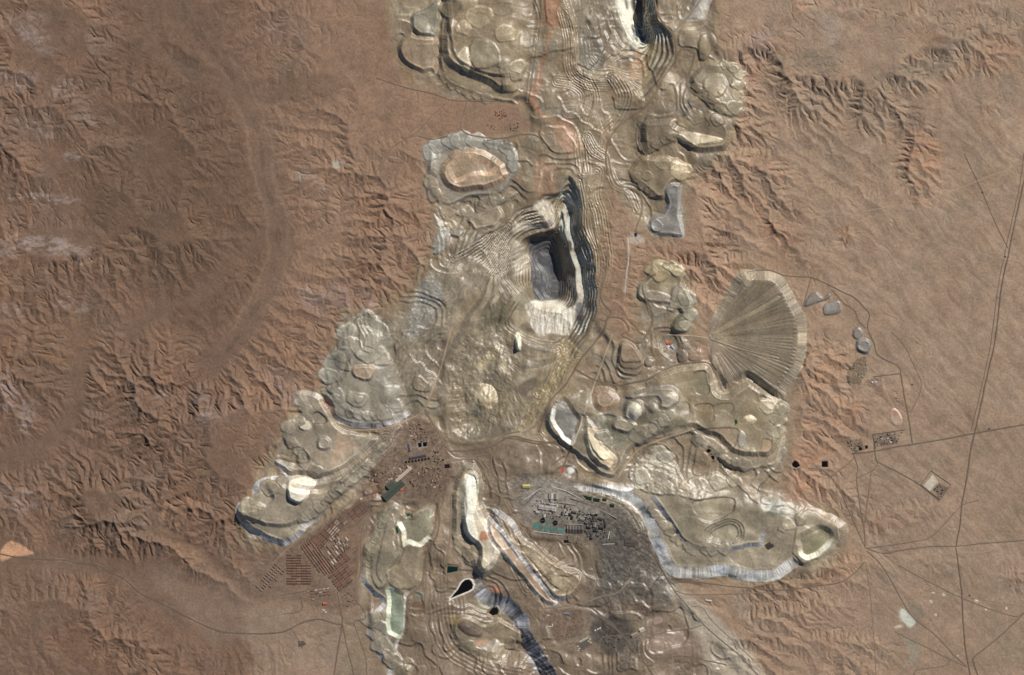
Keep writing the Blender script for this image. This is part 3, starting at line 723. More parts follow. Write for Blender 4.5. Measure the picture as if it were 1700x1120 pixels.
dump('east_dump', 'lobed dump with pale crater near the red desert hills', [
    ('terrace', 'A3 1200,560 1180,500 1230,440 1290,395 1380,395 1480,405 1512,460 1525,540 1490,600 1495,680 1475,745 1410,745 1330,695 1270,640', 34, (152, 138, 112), (162, 150, 126)),
    ('terrace', 'A3 1260,520 1310,475 1390,480 1420,540 1400,600 1330,640 1270,590', 16, (168, 154, 128), FD),
    ('mound', 'A3 1430,540 1480,520 1520,540 1500,572 1450,570', 8, (150, 138, 116), FD, dict(dome=12)),
    ('mound', 'A3 1350,590 1380,575 1395,605 1370,620', 10, (190, 176, 150), (176, 160, 134))])
dump('east_terrace_dump', 'two-lobed dump whose southern face lies in black shadow', [
    ('terrace', 'A3 868,800 900,772 1050,765 1100,800 1180,750 1250,720 1330,740 1390,765 1442,830 1432,920 1390,962 1280,978 1200,972 1140,925 1070,890 990,950 900,985 868,900', 46, (144, 128, 104), (132, 120, 104)),
    ('top', 'A3 1080,880 1140,840 1260,860 1360,880 1390,905 1280,925 1200,940 1130,915', 14, (206, 190, 160), (176, 160, 130), dict(tilt=(.02, -.12)))])
dump('tall_east_dump', 'brown triangular dump with black western edge above the grey block', [
    ('terrace', 'A3 860,1000 960,1000 1060,1010 1140,1040 1170,1100 B3 1180,60 1130,110 1060,150 1030,220 985,245 930,215 860,150 800,110 795,30', 44, (158, 140, 112), (120, 108, 92)),
    ('mound', 'B3 865,70 890,50 930,60 940,100 900,120 870,105', 8, (160, 142, 114), FD),
    ('mound', 'B3 1060,0 1130,-10 1150,50 1100,90 1050,60', 6, (190, 172, 140), (190, 172, 140), dict(dome=14))])
dump('grey_block_dump', 'light grey blocky dump with straight edges beside the desert hills', [
    ('top', 'B3 1010,190 1050,130 1115,140 1120,215 1130,300 1118,330 1140,470 1060,472 1000,470 940,452 908,420 920,370 960,335 1000,325 1030,260', 26, (150, 148, 142), (152, 150, 146), dict(wob=.4)),
    ('face', 'B3 1090,310 1122,312 1142,470 1120,465', 3, (176, 174, 168), (176, 174, 168), dict(wob=.2)),
    ('mound', 'B3 920,380 970,360 1010,400 990,440 940,440', 10, (146, 144, 138), FD)])
dump('loop_dump', 'cluster of brown and green-grey lobes around a winding haul road', [
    ('terrace', 'B3 925,665 980,630 1050,662 1130,680 1162,720 1140,765 1180,850 1205,910 1192,1000 1172,1085 1075,1085 1060,1030 1120,960 1060,920 960,900 890,890 838,850 850,780 900,740', 26, (156, 142, 114), (150, 138, 112)),
    ('mound', 'B3 935,660 985,635 1060,680 1040,740 980,775 935,740', 14, (176, 158, 122), (160, 144, 112), dict(dome=8)),
    ('terrace', 'B3 900,830 960,820 1050,850 1100,920 1050,960 960,990 910,960', 8, (172, 158, 138), (166, 150, 126)),
    ('terrace', 'B3 1055,880 1070,790 1140,780 1190,880 1180,960 1110,960 1120,900', 18, (158, 150, 134), FD),
    ('terrace', 'B3 1080,1000 1130,960 1180,980 1170,1080 1080,1085', 8, (124, 120, 96), (128, 124, 100)),
    ('mound', 'B3 840,810 870,760 910,770 910,830 880,880 850,870', 10, (176, 166, 146), FD)])
# fan stacked by a swinging spreader: radial windrows
thing_def('fan_dump', 'huge grey fan of radial spoil windrows swung out from one point', 'waste dump', GD)
apx, apy = T('E6 265,600')[0]
def fan_taper(xx, yy):
    return 0.18 + 0.82 * sstep(10, 120, np.hypot(xx - apx, yy - apy))
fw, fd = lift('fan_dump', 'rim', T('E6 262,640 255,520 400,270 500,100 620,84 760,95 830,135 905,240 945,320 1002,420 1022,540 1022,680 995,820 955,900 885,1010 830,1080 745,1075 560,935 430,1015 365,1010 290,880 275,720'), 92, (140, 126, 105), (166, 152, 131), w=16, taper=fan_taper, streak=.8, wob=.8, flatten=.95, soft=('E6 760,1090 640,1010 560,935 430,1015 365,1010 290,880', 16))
fxx, fyy = XX[fw], YY[fw]
ang = np.degrees(np.arctan2(fyy - apy, fxx - apx)); rad = np.hypot(fxx - apx, fyy - apy)
frn = vnoise(ang, rad * 0.01, 2.0, 121)
ridge = np.abs(((ang + 1.6 * vnoise(ang, 0 * ang, 5, 122)) / 2.6) % 1.0 - 0.5) * 2
ridge = .5 + (ridge - .5) * (.35 + .65 * sstep(-.3, .5, vnoise(ang, rad * .12, 4, 123)))
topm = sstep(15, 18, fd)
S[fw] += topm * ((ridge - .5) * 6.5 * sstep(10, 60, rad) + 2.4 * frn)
binw = 5.2
ab = np.floor((ang + 90) / binw).astype(int)
scal = np.abs(np.sin((ang + 90) / binw * np.pi * 2)) ** .6
S[fw] += topm * sstep(27, 20, fd) * sstep(16, 20, fd) * (9 * scal - 4) * sstep(60, 120, rad) * (ang > -68) * (ang < 62)
for b in np.unique(ab[fd > 16]):
    m_ = (ab == b) & (fd > 16)
    if m_.sum() < 40:
        continue
    OWN[fw][m_] = part_id('fan_dump', 'windrow')
    k_ = 0.84 + 0.34 * random.Random(int(b) + 5).random()
    COL[fw][m_] *= k_
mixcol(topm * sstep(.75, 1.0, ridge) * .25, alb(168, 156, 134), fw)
mixcol(topm * sstep(.4, .1, ridge) * .55 * sstep(20, 60, rad), alb(108, 98, 82), fw)  # furrow shade deepened in the colour
for p_, c_, wd_ in (('E6 300,580 480,480 640,400 800,300', (176, 160, 132), 3.2), ('E6 265,600 310,500 450,330 620,130', (160, 146, 122), 1.8), ('E6 590,880 690,950 790,1010', (176, 162, 138), 4.0),
                    ('E6 300,770 340,870 390,1000', (190, 174, 150), 5.5), ('E6 530,110 590,110 560,190', (176, 160, 134), 6), ('E6 280,620 480,690 800,770', (148, 136, 116), 1.2)):
    pl = T(p_); wn_ = window(pl, 12)
    dd = seg_dist(XX[wn_], YY[wn_], pl)
    mixcol(sstep(wd_ + .8, wd_ - .8, dd) * .8, alb(*c_), wn_)
    S[wn_] += -3.5 * np.exp(-((dd - wd_ - 1) / 1.0) ** 2) + 2.5 * sstep(wd_ + .5, wd_ - .5, dd)

dump('platform_dump', 'broad flat beige dump platform marked out in squares below the fan', [
    ('terrace', 'C3 1180,655 1200,720 1260,745 1330,775 1390,845 1440,875 1540,900 1640,885 1700,890 C4 60,885 125,850 150,780 170,690 160,600 195,520 190,470 130,440 40,380 C3 1640,370 1540,308 1430,380 1370,384 1330,260 1290,200 1200,200 1100,215 1000,250 900,290 860,420 900,600 1000,690', 30, (168, 154, 130), (186, 182, 174), dict(soft=('C3 900,290 860,420 900,600 1000,690', 26))),
    ('terrace', 'C3 910,295 1000,258 1100,225 1200,212 1285,212 1315,265 1335,345 1370,398 1430,394 1540,322 1600,345 1655,395 1695,455 C4 30,420 90,470 150,450 172,490 140,570 112,620 130,690 100,770 55,800 0,800 C3 1640,800 1560,805 1450,775 1400,730 1350,680 1270,655 1190,615 1100,640 1000,670 880,640 860,480', 44, (160, 144, 116), (150, 146, 140), dict(soft=('C3 910,295 860,480 880,640 1000,670 1100,640', 26))),
    ('hollow', 'E7 1180,270 1270,260 1300,330 1290,440 1200,440 1165,370', -9, (150, 140, 112), FD),
    ('paddock', 'E7 1185,522 1310,512 1335,590 1320,650 1200,655 1182,600', -5, (164, 144, 112), FD, dict(wob=.3)),
    ('paddock', 'E7 1320,528 1470,505 1470,585 1342,608', -4, (166, 148, 118), FD, dict(wob=.3)),
    ('paddock', 'E7 1030,520 1130,500 1145,610 1100,670 1020,650', -5, (150, 142, 108), FD, dict(wob=.3)),
    ('paddock', 'E7 1190,712 1510,702 1500,830 1440,890 1340,800 1220,752', -6, (166, 146, 118), FD, dict(wob=.3)),
    ('paddock', 'C4 20,690 80,700 80,760 20,780', -3, (186, 160, 128), FD, dict(wob=.3)),
    ('mound', 'E7 1560,620 1620,600 1665,640 1620,672 1570,660', 6, (224, 206, 172), (224, 206, 172), dict(dome=16, w=5)),
    ('mound', 'E7 1510,760 1540,720 1580,760 1570,840 1520,845', 10, (170, 164, 152), FD),
])
dump('cone_dump', 'stepped cone-shaped heap with dark scalloped southern edge near the pit road', [
    ('terrace', 'E7 590,60 640,10 720,60 780,160 790,240 740,300 640,290 580,250 575,170', 22, (150, 134, 112), FD),
    ('terrace', 'E7 605,60 660,30 710,60 772,160 780,220 700,250 600,215', 14, (158, 138, 114), FD),
    ('top', 'E7 610,60 690,50 765,150 760,190 680,200 605,180', 16, (164, 142, 118), FD)])
dump('dark_knob_dump', 'single dark grey cone between the fan apex and the platform', [
    ('mound', 'E7 1040,130 1090,90 1138,140 1110,190 1060,198', 10, (132, 122, 106), (128, 118, 102), dict(dome=22))])
dump('small_cone_dump', 'smooth grey-brown cone at the side of the stepped heap', [
    ('mound', 'E7 785,190 830,150 875,180 850,228 805,228', 8, (140, 128, 110), (134, 122, 104), dict(dome=14))])
dump('middle_dump', 'irregular grey platform carrying the crusher bowl and bright ridges', [
    ('terrace', 'E7 150,440 80,520 20,640 55,740 150,825 230,885 320,955 420,1045 500,1085 565,1082 625,1010 670,900 760,830 900,780 1050,720 1150,690 1180,600 1150,450 1000,370 800,375 560,385 430,365 300,400', 36, (150, 138, 116), (160, 160, 166), dict(soft=('E7 150,440 300,400 430,365 560,385 800,375 1000,370 1150,450 1180,600 1150,690 1050,720 900,780', 26))),
    ('bowl', 'E7 90,520 160,455 210,480 260,560 312,630 292,700 240,825 170,795 100,705 66,640', -30, (150, 147, 140), (226, 220, 208), dict(fmask=lambda a, b: sstep(8, -4, (a - 935) * .8 - (b - 700) * .6), w=7, rough=4)),  # pale on the sun-facing wall only: sunlight put into the colour
    ('green_floor', 'E7 430,620 520,590 640,640 690,720 640,800 560,845 500,835 460,760', -16, (128, 124, 104), (140, 138, 132)),
])
dump('bright_ridge', 'long bright-topped ridge with a dark blue foot beside the crusher bowl', [
    ('slope', 'E7 320,700 340,600 420,680 470,760 520,870 580,940 540,1030 460,1010 390,950 335,850', 36, (206, 186, 154), (120, 116, 114), dict(dome=6)),
    ('top', 'E7 355,760 400,750 450,830 520,900 520,940 470,950 400,880', 8, (236, 216, 184), (226, 206, 174), dict(tilt=(.1, -.1)))])
dump('brown_mound', 'smooth round brown mound with pale crest', [
    ('mound', 'E7 392,430 440,378 520,382 575,430 602,480 570,545 500,580 430,565 388,500', 20, (162, 138, 114), (166, 142, 118), dict(dome=26, w=9))])
dump('grey_lobed_heap', 'lobed grey-beige heap with curved dark southern edge', [
    ('terrace', 'E7 540,660 580,610 640,620 700,640 740,680 680,745 600,735 545,705', 26, (166, 156, 136), FD),
    ('mound', 'E7 625,600 640,500 700,450 770,480 790,560 750,625 700,660 650,640', 30, (168, 160, 142), (150, 142, 126), dict(dome=10))])
dump('white_heap', 'glaring white rounded heap in the centre of the dump cluster', [
    ('mound', 'E7 665,545 715,498 765,530 762,600 710,640 660,610', 10, (228, 220, 200), (222, 212, 192), dict(dome=30, w=7))])
dump('grey_ridge', 'curved grey ridge with a smooth white eastern knob', [
    ('slope', 'E7 640,460 720,415 850,375 960,365 1045,395 1065,470 1000,555 900,555 880,480 780,480 700,490', 34, (152, 142, 124), (140, 138, 140)),
    ('mound', 'E7 960,460 1000,420 1050,440 1050,490 1000,505', 8, (216, 206, 186), (200, 190, 170), dict(dome=18, w=5)),
    ('mound', 'E7 790,530 840,490 890,520 900,560 850,590', 8, (168, 158, 138), (160, 150, 130), dict(dome=18, w=6))])
dump('pad_lobe', 'low grey lobe ringed by a pale track', [
    ('top', 'E7 818,690 850,630 910,612 945,650 930,720 880,765 820,735', 12, (150, 146, 134), (176, 166, 146))])
dump('long_dump', 'longest dump, its high streaked blue-white face sweeping along the southern edge', [
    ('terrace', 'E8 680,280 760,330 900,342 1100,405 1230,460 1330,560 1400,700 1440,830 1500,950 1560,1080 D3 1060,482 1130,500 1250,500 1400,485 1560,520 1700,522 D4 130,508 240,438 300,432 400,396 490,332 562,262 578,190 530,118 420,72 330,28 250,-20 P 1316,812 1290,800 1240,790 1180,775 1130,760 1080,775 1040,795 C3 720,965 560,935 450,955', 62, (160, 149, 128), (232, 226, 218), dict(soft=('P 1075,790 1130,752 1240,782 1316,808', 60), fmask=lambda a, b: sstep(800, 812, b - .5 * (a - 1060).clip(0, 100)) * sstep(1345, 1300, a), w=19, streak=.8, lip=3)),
    ('terrace', 'D3 870,-60 950,20 1050,160 1125,265 1240,322 1400,330 1560,300 1640,290 D4 60,180 120,120 150,90 P 1285,835 1240,815 1150,805 1080,812 1040,825', 40, (158, 147, 124), (164, 164, 168), dict(soft=('P 1040,822 1150,803 1240,812 1290,832 D4 150,90 120,120 60,180', 30))),
    ('rubble', 'C3 780,905 900,765 1000,725 1085,830 1150,960 1280,1000 1250,1085 1100,1055 950,1045 850,1005', 16, (180, 170, 150), (166, 156, 138), dict(rough=18)),
    ('terrace', 'C3 1380,870 1500,920 1600,900 1700,920 C4 0,1000 0,1080 C3 1600,1100 1500,1000', 8, (186, 168, 144), FD),
    ('hollow', 'D3 1185,20 1250,-10 1450,-20 1465,60 1400,108 1300,142 1230,112', -12, (164, 154, 130), FD),
    ('hollow', 'D3 1270,190 1340,145 1430,115 1510,145 1530,220 1490,268 1380,278 1280,260', -10, (150, 142, 120), (130, 122, 104)),
    ('hollow', 'D3 1290,200 1350,160 1430,130 1495,155 1512,220 1480,258 1380,268 1300,250', -10, (156, 148, 124), (130, 122, 104)),
    ('hollow', 'D3 1310,210 1360,175 1430,148 1478,168 1492,220 1465,248 1380,258 1320,240', -10, (170, 160, 134), (130, 122, 104)),
])
dump('crater_dump', 'rounded eastern end with a hollow whose south wall glares white', [
    ('rim', 'D4 215,345 250,120 330,60 420,110 500,160 520,240 480,320 400,370 290,408 240,395', 10, (168, 156, 132), (170, 158, 136)),
    ('hollow', 'D4 248,230 330,180 400,158 468,188 488,240 450,305 350,376 275,372 250,310', -40, (150, 142, 112), (232, 222, 200), dict(fmask=lambda a, b: sstep(-6, 10, (b - 905) + (a - 1350) * .3), w=8)),  # white south wall: sunlit glare put into the colour
    ('slot', 'D4 210,335 245,390 265,430 290,420 262,380', -14, (160, 156, 150), FD)])
zone(T('D4 60,-20 150,0 175,50 130,105 50,95 20,30'), (122, 122, 106), 4, .9)
dump('west_dump', 'stack of overlapping grey scallop-edged terraces west of the pit', [
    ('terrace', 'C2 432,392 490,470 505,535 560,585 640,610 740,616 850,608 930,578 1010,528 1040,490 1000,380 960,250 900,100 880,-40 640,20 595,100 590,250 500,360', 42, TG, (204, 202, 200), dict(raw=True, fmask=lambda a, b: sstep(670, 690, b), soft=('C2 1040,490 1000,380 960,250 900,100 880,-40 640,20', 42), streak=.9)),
    ('terrace', 'C2 430,380 470,350 465,290 458,240 520,185 573,140 572,60 576,-20 B2 578,1070 620,1040 680,960 740,940 800,980 860,1010 C2 900,40 870,180 850,280 950,350 960,470 850,535 720,550 640,535 560,485 500,405', 24, (158, 151, 135), (150, 144, 132), dict(soft=('B2 860,1010 C2 900,40 870,180 850,280 950,350 960,470', 30))),
    ('terrace', 'B2 700,975 750,955 800,1000 860,1040 C2 890,40 880,120 800,180 760,210 700,196 640,140 610,60 612,-40', 16, (152, 146, 130), FD),
    ('terrace', 'C2 522,190 580,142 622,208 632,252 590,256 540,232', 11, (160, 152, 134), FD),
    ('mound', 'C2 630,250 655,218 760,212 788,250 762,312 700,318 650,292', 22, (178, 156, 132), (140, 130, 116), dict(dome=6)),
    ('mound', 'C2 600,420 620,382 690,388 738,402 742,440 700,488 640,482 605,452', 13, (166, 158, 142), FD),
    ('mound', 'C2 650,430 680,412 715,420 710,450 670,462', 7, (166, 158, 142), FD),
    ('terrace', 'C2 468,352 570,362 590,450 560,488 500,408', 10, (152, 146, 132), FD),
    ('terrace', 'C2 690,-30 760,-20 830,10 800,110 740,140 690,100', 9, (172, 165, 148), FD)])
dump('southwest_dump', 'sprawling beige dump of lobes and steps reaching into the western ravines', [
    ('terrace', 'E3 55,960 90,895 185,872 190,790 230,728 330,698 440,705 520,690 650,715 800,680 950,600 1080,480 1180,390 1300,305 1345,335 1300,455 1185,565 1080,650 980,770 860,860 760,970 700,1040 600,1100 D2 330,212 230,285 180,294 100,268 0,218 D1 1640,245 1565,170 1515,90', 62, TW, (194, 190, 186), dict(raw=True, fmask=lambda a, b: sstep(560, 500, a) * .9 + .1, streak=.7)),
    ('terrace', 'E3 80,985 130,912 230,890 290,900 330,860 290,780 300,740 400,728 470,770 560,800 640,800 720,800 850,730 950,640 1060,560 1180,450 1215,480 1060,630 905,750 790,870 650,1010 450,1095 300,1085 190,1052', 34, (166, 153, 132), (148, 140, 130)),
    ('terrace', 'E3 850,745 960,650 1070,570 1190,460 1200,470 1050,610 920,730', 12, (156, 148, 134), FD),
    ('mound', 'E3 60,985 100,920 170,892 240,892 292,930 282,1000 240,1042 150,1062 85,1025', 12, (158, 148, 128), (176, 164, 140)),
    ('mound', 'E3 455,800 470,720 560,690 650,710 700,745 640,810 600,880 540,905 480,875', 18, (232, 222, 204), (120, 112, 104), dict(dome=10, tilt=(.10, -.14))),  # white crown: sun glint put into the pale rock colour
])
dump('plateau_dump', 'upper western plateau with small bright mound and coiled knob', [
    ('terrace', 'E3 418,360 440,290 500,260 545,238 558,160 518,110 518,45 600,38 700,65 745,120 800,200 850,292 900,335 1000,345 1150,345 1180,385 1100,470 1000,560 900,640 800,685 700,720 640,692 560,684 470,694 400,640 355,585 400,572 540,612 600,560 500,480 430,440', 40, (167, 155, 135), (150, 148, 148), dict(soft=('E3 745,120 850,292 1000,345 1180,385', 10))),
    ('mound', 'E3 520,255 570,248 645,290 632,345 570,345 530,305', 10, (222, 210, 188), FD, dict(dome=8, tilt=(.08, -.08))),
    ('hollow', 'E3 650,215 700,198 765,250 755,290 660,290', -14, (160, 150, 130), FD),
    ('mound', 'E3 680,440 700,395 760,385 795,420 795,480 740,505 690,490', 24, (168, 160, 145), FD),
    ('slope', 'E3 355,590 400,572 470,640 480,700 420,690 380,640', 4, (190, 184, 176), (150, 154, 164))])
zone(T('E3 830,350 900,400 985,440 960,500 820,625 815,480'), (186, 160, 136), 4, .8)
zone(T('E3 725,100 790,110 820,200 870,190 800,230 760,170'), (190, 150, 124), 3, .8)
# southern dumps
dump('green_gully_dump', 'long southern dump with a pale green gully along its middle', [
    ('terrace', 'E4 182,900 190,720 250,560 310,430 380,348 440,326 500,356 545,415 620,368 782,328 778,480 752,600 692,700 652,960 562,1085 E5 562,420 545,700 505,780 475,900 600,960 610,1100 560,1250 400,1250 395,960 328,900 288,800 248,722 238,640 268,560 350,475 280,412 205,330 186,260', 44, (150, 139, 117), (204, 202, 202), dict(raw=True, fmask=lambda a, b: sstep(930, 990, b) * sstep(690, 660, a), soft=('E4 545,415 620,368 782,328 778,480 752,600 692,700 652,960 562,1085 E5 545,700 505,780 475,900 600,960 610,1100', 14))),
    ('terrace', 'E4 258,900 262,740 312,600 352,450 420,378 485,400 462,520 482,640 484,760 405,870 400,960 340,1010 E5 300,340 260,250', 15, (152, 142, 120), FD),
    ('terrace', 'E4 300,880 320,740 350,620 385,480 430,430 450,520 440,640 460,740 400,840 350,960', 11, (158, 146, 124), FD),
    ('terrace', 'E5 240,640 330,600 400,640 400,730 440,800 500,900 470,900 400,880 330,800 300,720', 16, (160, 152, 138), (150, 154, 164)),
    ('pad', 'E4 510,720 560,672 650,668 662,760 650,950 560,1015 420,995 380,885 470,822', 12, (158, 142, 118), FD),
    ('hollow', 'E4 465,485 520,440 600,440 640,395 778,342 770,500 740,600 640,690 560,662 512,684 500,580', -30, (152, 148, 126), (226, 218, 196), dict(fmask=lambda a, b: sstep(6, -6, (a - 680) * .5 - (b - 875)), w=8)),  # pale south-west wall, its sunlight put into the colour
    ('gully', 'E5 385,365 430,352 505,380 545,420 552,560 552,690 520,745 460,745 400,705 382,620 395,480', -26, (142, 154, 136), (196, 206, 184), dict(fmask=lambda a, b: sstep(4, -4, (a - 655) - (b - 1040).clip(0, 30) * .6), w=7)),  # pale west wall carries painted sunlight in its colour
    ('mound', 'E5 510,930 560,900 610,940 600,1010 540,1010', 10, (166, 152, 130), FD)])
dump('white_ridge', 'blinding white-topped ridge running down from the pit road junction', [
    ('terrace', 'E4 895,220 950,80 1000,38 1072,48 1115,120 1132,220 1125,330 1185,450 1255,600 1292,720 1272,805 1222,885 1130,925 1055,872 1028,790 978,732 895,645 885,480 885,330', 46, (160, 146, 122), (124, 116, 106)),
    ('top', 'E4 960,250 980,130 1040,92 1092,130 1096,250 1090,340 1135,450 1205,560 1255,690 1235,790 1150,885 1082,832 1092,692 1002,602 962,482 952,352', 40, (226, 214, 190), (110, 102, 94), dict(tilt=(.05, -.05))),  # white top and crest: sun glint put into the pale rock colour
    ('mound', 'E4 985,150 1030,120 1080,160 1085,300 1060,480 1090,620 1040,640 990,520 1000,380', 5, (240, 232, 214), (232, 222, 200), dict(tilt=(.14, -.06))),
    ('pad', 'E4 1095,780 1130,765 1168,800 1152,860 1112,862 1088,822', 8, (196, 184, 158), FD)])
zone(T('E4 1120,570 1190,580 1205,635 1110,645'), (206, 138, 106), 3, .85)
dump('hook_dump', 'brown hook-shaped dump with shadowed blue western steps', [
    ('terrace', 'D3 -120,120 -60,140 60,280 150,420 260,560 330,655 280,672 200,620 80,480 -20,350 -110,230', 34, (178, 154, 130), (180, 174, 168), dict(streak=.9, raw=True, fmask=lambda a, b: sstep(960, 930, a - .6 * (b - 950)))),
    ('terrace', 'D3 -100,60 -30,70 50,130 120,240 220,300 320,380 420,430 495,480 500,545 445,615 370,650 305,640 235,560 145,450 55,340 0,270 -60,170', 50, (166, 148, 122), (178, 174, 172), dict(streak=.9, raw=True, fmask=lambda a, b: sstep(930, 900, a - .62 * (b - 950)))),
    ('top', 'D3 60,210 110,250 200,310 300,390 370,440 400,500 350,560 290,540 200,430 110,320', 12, (168, 150, 124), FD)])
# the deep slag cut in the south with its steep shaded eastern wall
def cut_taper(xx, yy):
    return sstep(755, 850, xx + 0.25 * (yy - 1000))
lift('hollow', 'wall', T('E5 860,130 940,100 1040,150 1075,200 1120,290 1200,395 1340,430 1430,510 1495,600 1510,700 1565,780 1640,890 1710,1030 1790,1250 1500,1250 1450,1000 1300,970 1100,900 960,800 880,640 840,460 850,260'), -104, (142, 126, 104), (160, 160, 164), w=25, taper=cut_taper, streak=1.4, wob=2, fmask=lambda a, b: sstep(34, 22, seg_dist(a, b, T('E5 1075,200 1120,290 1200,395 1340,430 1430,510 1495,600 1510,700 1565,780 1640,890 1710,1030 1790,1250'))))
dump('cut_mound', 'brown mound with terraced flanks inside the southern cut', [
    ('terrace', 'E5 900,660 960,560 1060,590 1160,640 1260,600 1350,650 1440,700 1440,790 1350,800 1310,860 1240,935 1120,890 1000,835 930,760', 26, (150, 134, 110), (140, 132, 122)),
    ('mound', 'E5 1170,870 1195,790 1240,755 1285,800 1300,870 1240,925 1190,910', 12, (190, 178, 158), (140, 136, 134), dict(dome=22, w=7))])
dump('oval_heap', 'dark brown oval heap in the southern cut', [
    ('mound', 'E5 945,630 1000,625 1090,670 1140,715 1110,748 1020,728 955,680', 8, (108, 92, 78), (104, 90, 76), dict(dome=8, w=4))])
zone(T('E5 880,560 960,590 950,640 900,640'), (176, 150, 100), 4, .7)
zone(T('E5 1090,440 1180,470 1220,520 1150,540 1100,490'), (160, 160, 130), 4, .7)
zone(T('E5 1200,330 1290,350 1290,385 1230,375'), (206, 138, 108), 3, .8)
zone(T('E5 1060,790 1170,760 1160,800 1090,820'), (196, 150, 118), 3, .7)
zone(T('E5 560,480 680,460 690,510 620,540'), (160, 122, 98), 4, .6)
zone(T('E5 590,370 720,380 700,440 600,430'), (150, 152, 136), 6, .7)
zone(T('E4 780,340 870,300 850,600 770,760 740,1100 680,1100 720,760'), (160, 140, 116), 6, .7)

def scallop(key, s_, r, rise, top, part='lobe', seed=0, gap=1.25):
    """overlapping tip-head lobes set along a line"""
    P = np.array(smooth(T(s_), False, 8)); seg = np.hypot(*(P[1:] - P[:-1]).T); cum = np.concatenate([[0], np.cumsum(seg)])
    q = random.Random(seed + len(s_)); t = 0.0
    while t < cum[-1]:
        x, y = np.interp(t, cum, P[:, 0]), np.interp(t, cum, P[:, 1])
        rr = 1.5 * r * q.uniform(.7, 1.35); ph = q.uniform(0, 6.28)
        el_ = q.uniform(.75, 1.0)
        pts = [(x + q.uniform(-1, 1) + rr * math.cos(a) * (1 + .16 * math.sin(2 * a + ph)), y + rr * el_ * math.sin(a) * (1 + .16 * math.cos(3 * a + ph))) for a in np.linspace(0, 6.283, 11)[:-1]]
        f = q.uniform(.9, 1.12)
        lift(key, part, pts, .8 * rise * q.uniform(.5, 1.3), tuple(min(240, v * f) for v in top), tuple(v * f * .96 for v in top), wob=.8, lip=.8, flatten=.6)
        t += rr * gap * q.uniform(.85, 1.3)
scallop('ring_dump', 'A2 1140,980 1200,925 1300,900 1420,900 1530,920 1640,965 B2 1670,40', 9, 8, (154, 150, 138), seed=1)
scallop('ring_dump', 'B2 1140,80 1150,180 1205,245 1270,262', 8, 8, (166, 150, 128), seed=2)
scallop('north_dump', 'A2 1215,470 1290,560 1420,612 1560,645', 6, 7, (160, 142, 116), seed=3)
scallop('north_dump', 'A2 1260,60 1300,200 1480,100 1600,150 1620,300', 11, 7, (164, 148, 120), seed=4, gap=2.4)
scallop('north_dump', 'A2 1600,420 1640,470 1690,500 A3 60,480 90,380', 8, 8, (160, 146, 120), seed=5)
scallop('west_dump', 'C2 600,0 590,120 505,220 480,330', 10, 9, (158, 151, 136), seed=6)
scallop('west_dump', 'C2 520,420 600,515 720,538 850,520 940,460', 8, 9, (160, 152, 138), seed=7)
scallop('west_dump', 'C2 760,60 820,150 860,260', 9, 8, (166, 158, 142), seed=8)
scallop('southwest_dump', 'E3 110,950 220,895 310,800 420,735', 9, 9, (166, 154, 132), seed=9)
scallop('southwest_dump', 'E3 560,1040 700,940 850,810 1000,690 1150,540', 6.5, 9, (162, 152, 134), seed=10)
scallop('plateau_dump', 'E3 560,120 600,220 460,330 480,420 600,600 680,660', 8, 8, (168, 156, 136), seed=11)
scallop('sliver_dump', 'B2 1230,300 1280,350 1250,420', 7, 8, (162, 146, 122), seed=12)
scallop('tongue_dump', 'B2 1330,320 1420,300 1500,250 1620,215', 7, 8, (160, 148, 128), seed=13)
scallop('east_dump', 'A3 1215,560 1290,635 1400,710 1465,690 1490,560 1490,460 1390,415', 8, 10, (158, 144, 118), seed=14)
scallop('east_terrace_dump', 'A3 900,950 960,930 1060,870 1180,760 1300,750 1400,800', 8, 10, (152, 136, 110), seed=15)
scallop('tall_east_dump', 'B3 815,60 860,130 940,215', 6, 9, (156, 138, 112), seed=16)
scallop('tall_east_dump', 'A3 1000,1040 1100,1070 B3 1120,60', 9, 10, (172, 154, 124), seed=17)
scallop('loop_dump', 'B3 1060,930 1150,860 1185,960 1140,1050', 9, 10, (156, 148, 128), seed=18)
scallop('loop_dump', 'B3 930,690 1010,650 1100,690', 8, 9, (172, 156, 122), seed=19)
scallop('platform_dump', 'C3 1230,700 1340,760 1440,835 1600,860', 7, 9, (166, 154, 132), seed=20)
scallop('platform_dump', 'C4 60,480 140,500 110,620 110,720', 8, 9, (160, 148, 122), seed=21)
scallop('long_dump', 'D3 930,60 1010,150 1100,260 1250,318 1450,308', 7, 8, (162, 152, 132), seed=22)
scallop('long_dump', 'C3 1150,985 1230,955 1290,1000 1380,960 1500,960', 9, 9, (176, 164, 142), seed=23)
scallop('long_dump', 'C3 850,980 900,880 960,820 1050,800', 8, 9, (182, 174, 156), seed=24)
scallop('crater_dump', 'D4 150,180 220,140 300,120', 7, 8, (168, 156, 132), seed=25)
scallop('green_gully_dump', 'E4 240,880 270,700 325,560 385,430', 6, 8, (156, 146, 124), seed=26)
scallop('green_gully_dump', 'E5 262,600 290,720 350,830 430,920 470,1010', 9, 10, (160, 148, 128), seed=27)
scallop('white_ridge', 'E4 920,600 970,700 1050,780', 7, 9, (170, 156, 132), seed=28)
scallop('cut_mound', 'E5 960,780 1080,850 1200,910 1300,850 1380,780', 7, 9, (150, 136, 114), seed=29)
scallop('middle_dump', 'E7 420,650 480,780 560,830', 8, 9, (146, 138, 120), seed=30)
scallop('middle_dump', 'E7 980,600 900,680 800,720 720,780', 8, 9, (160, 150, 130), seed=31)
scallop('hook_dump', 'D3 120,300 220,400 320,500 400,560', 7, 7, (166, 150, 124), seed=32)

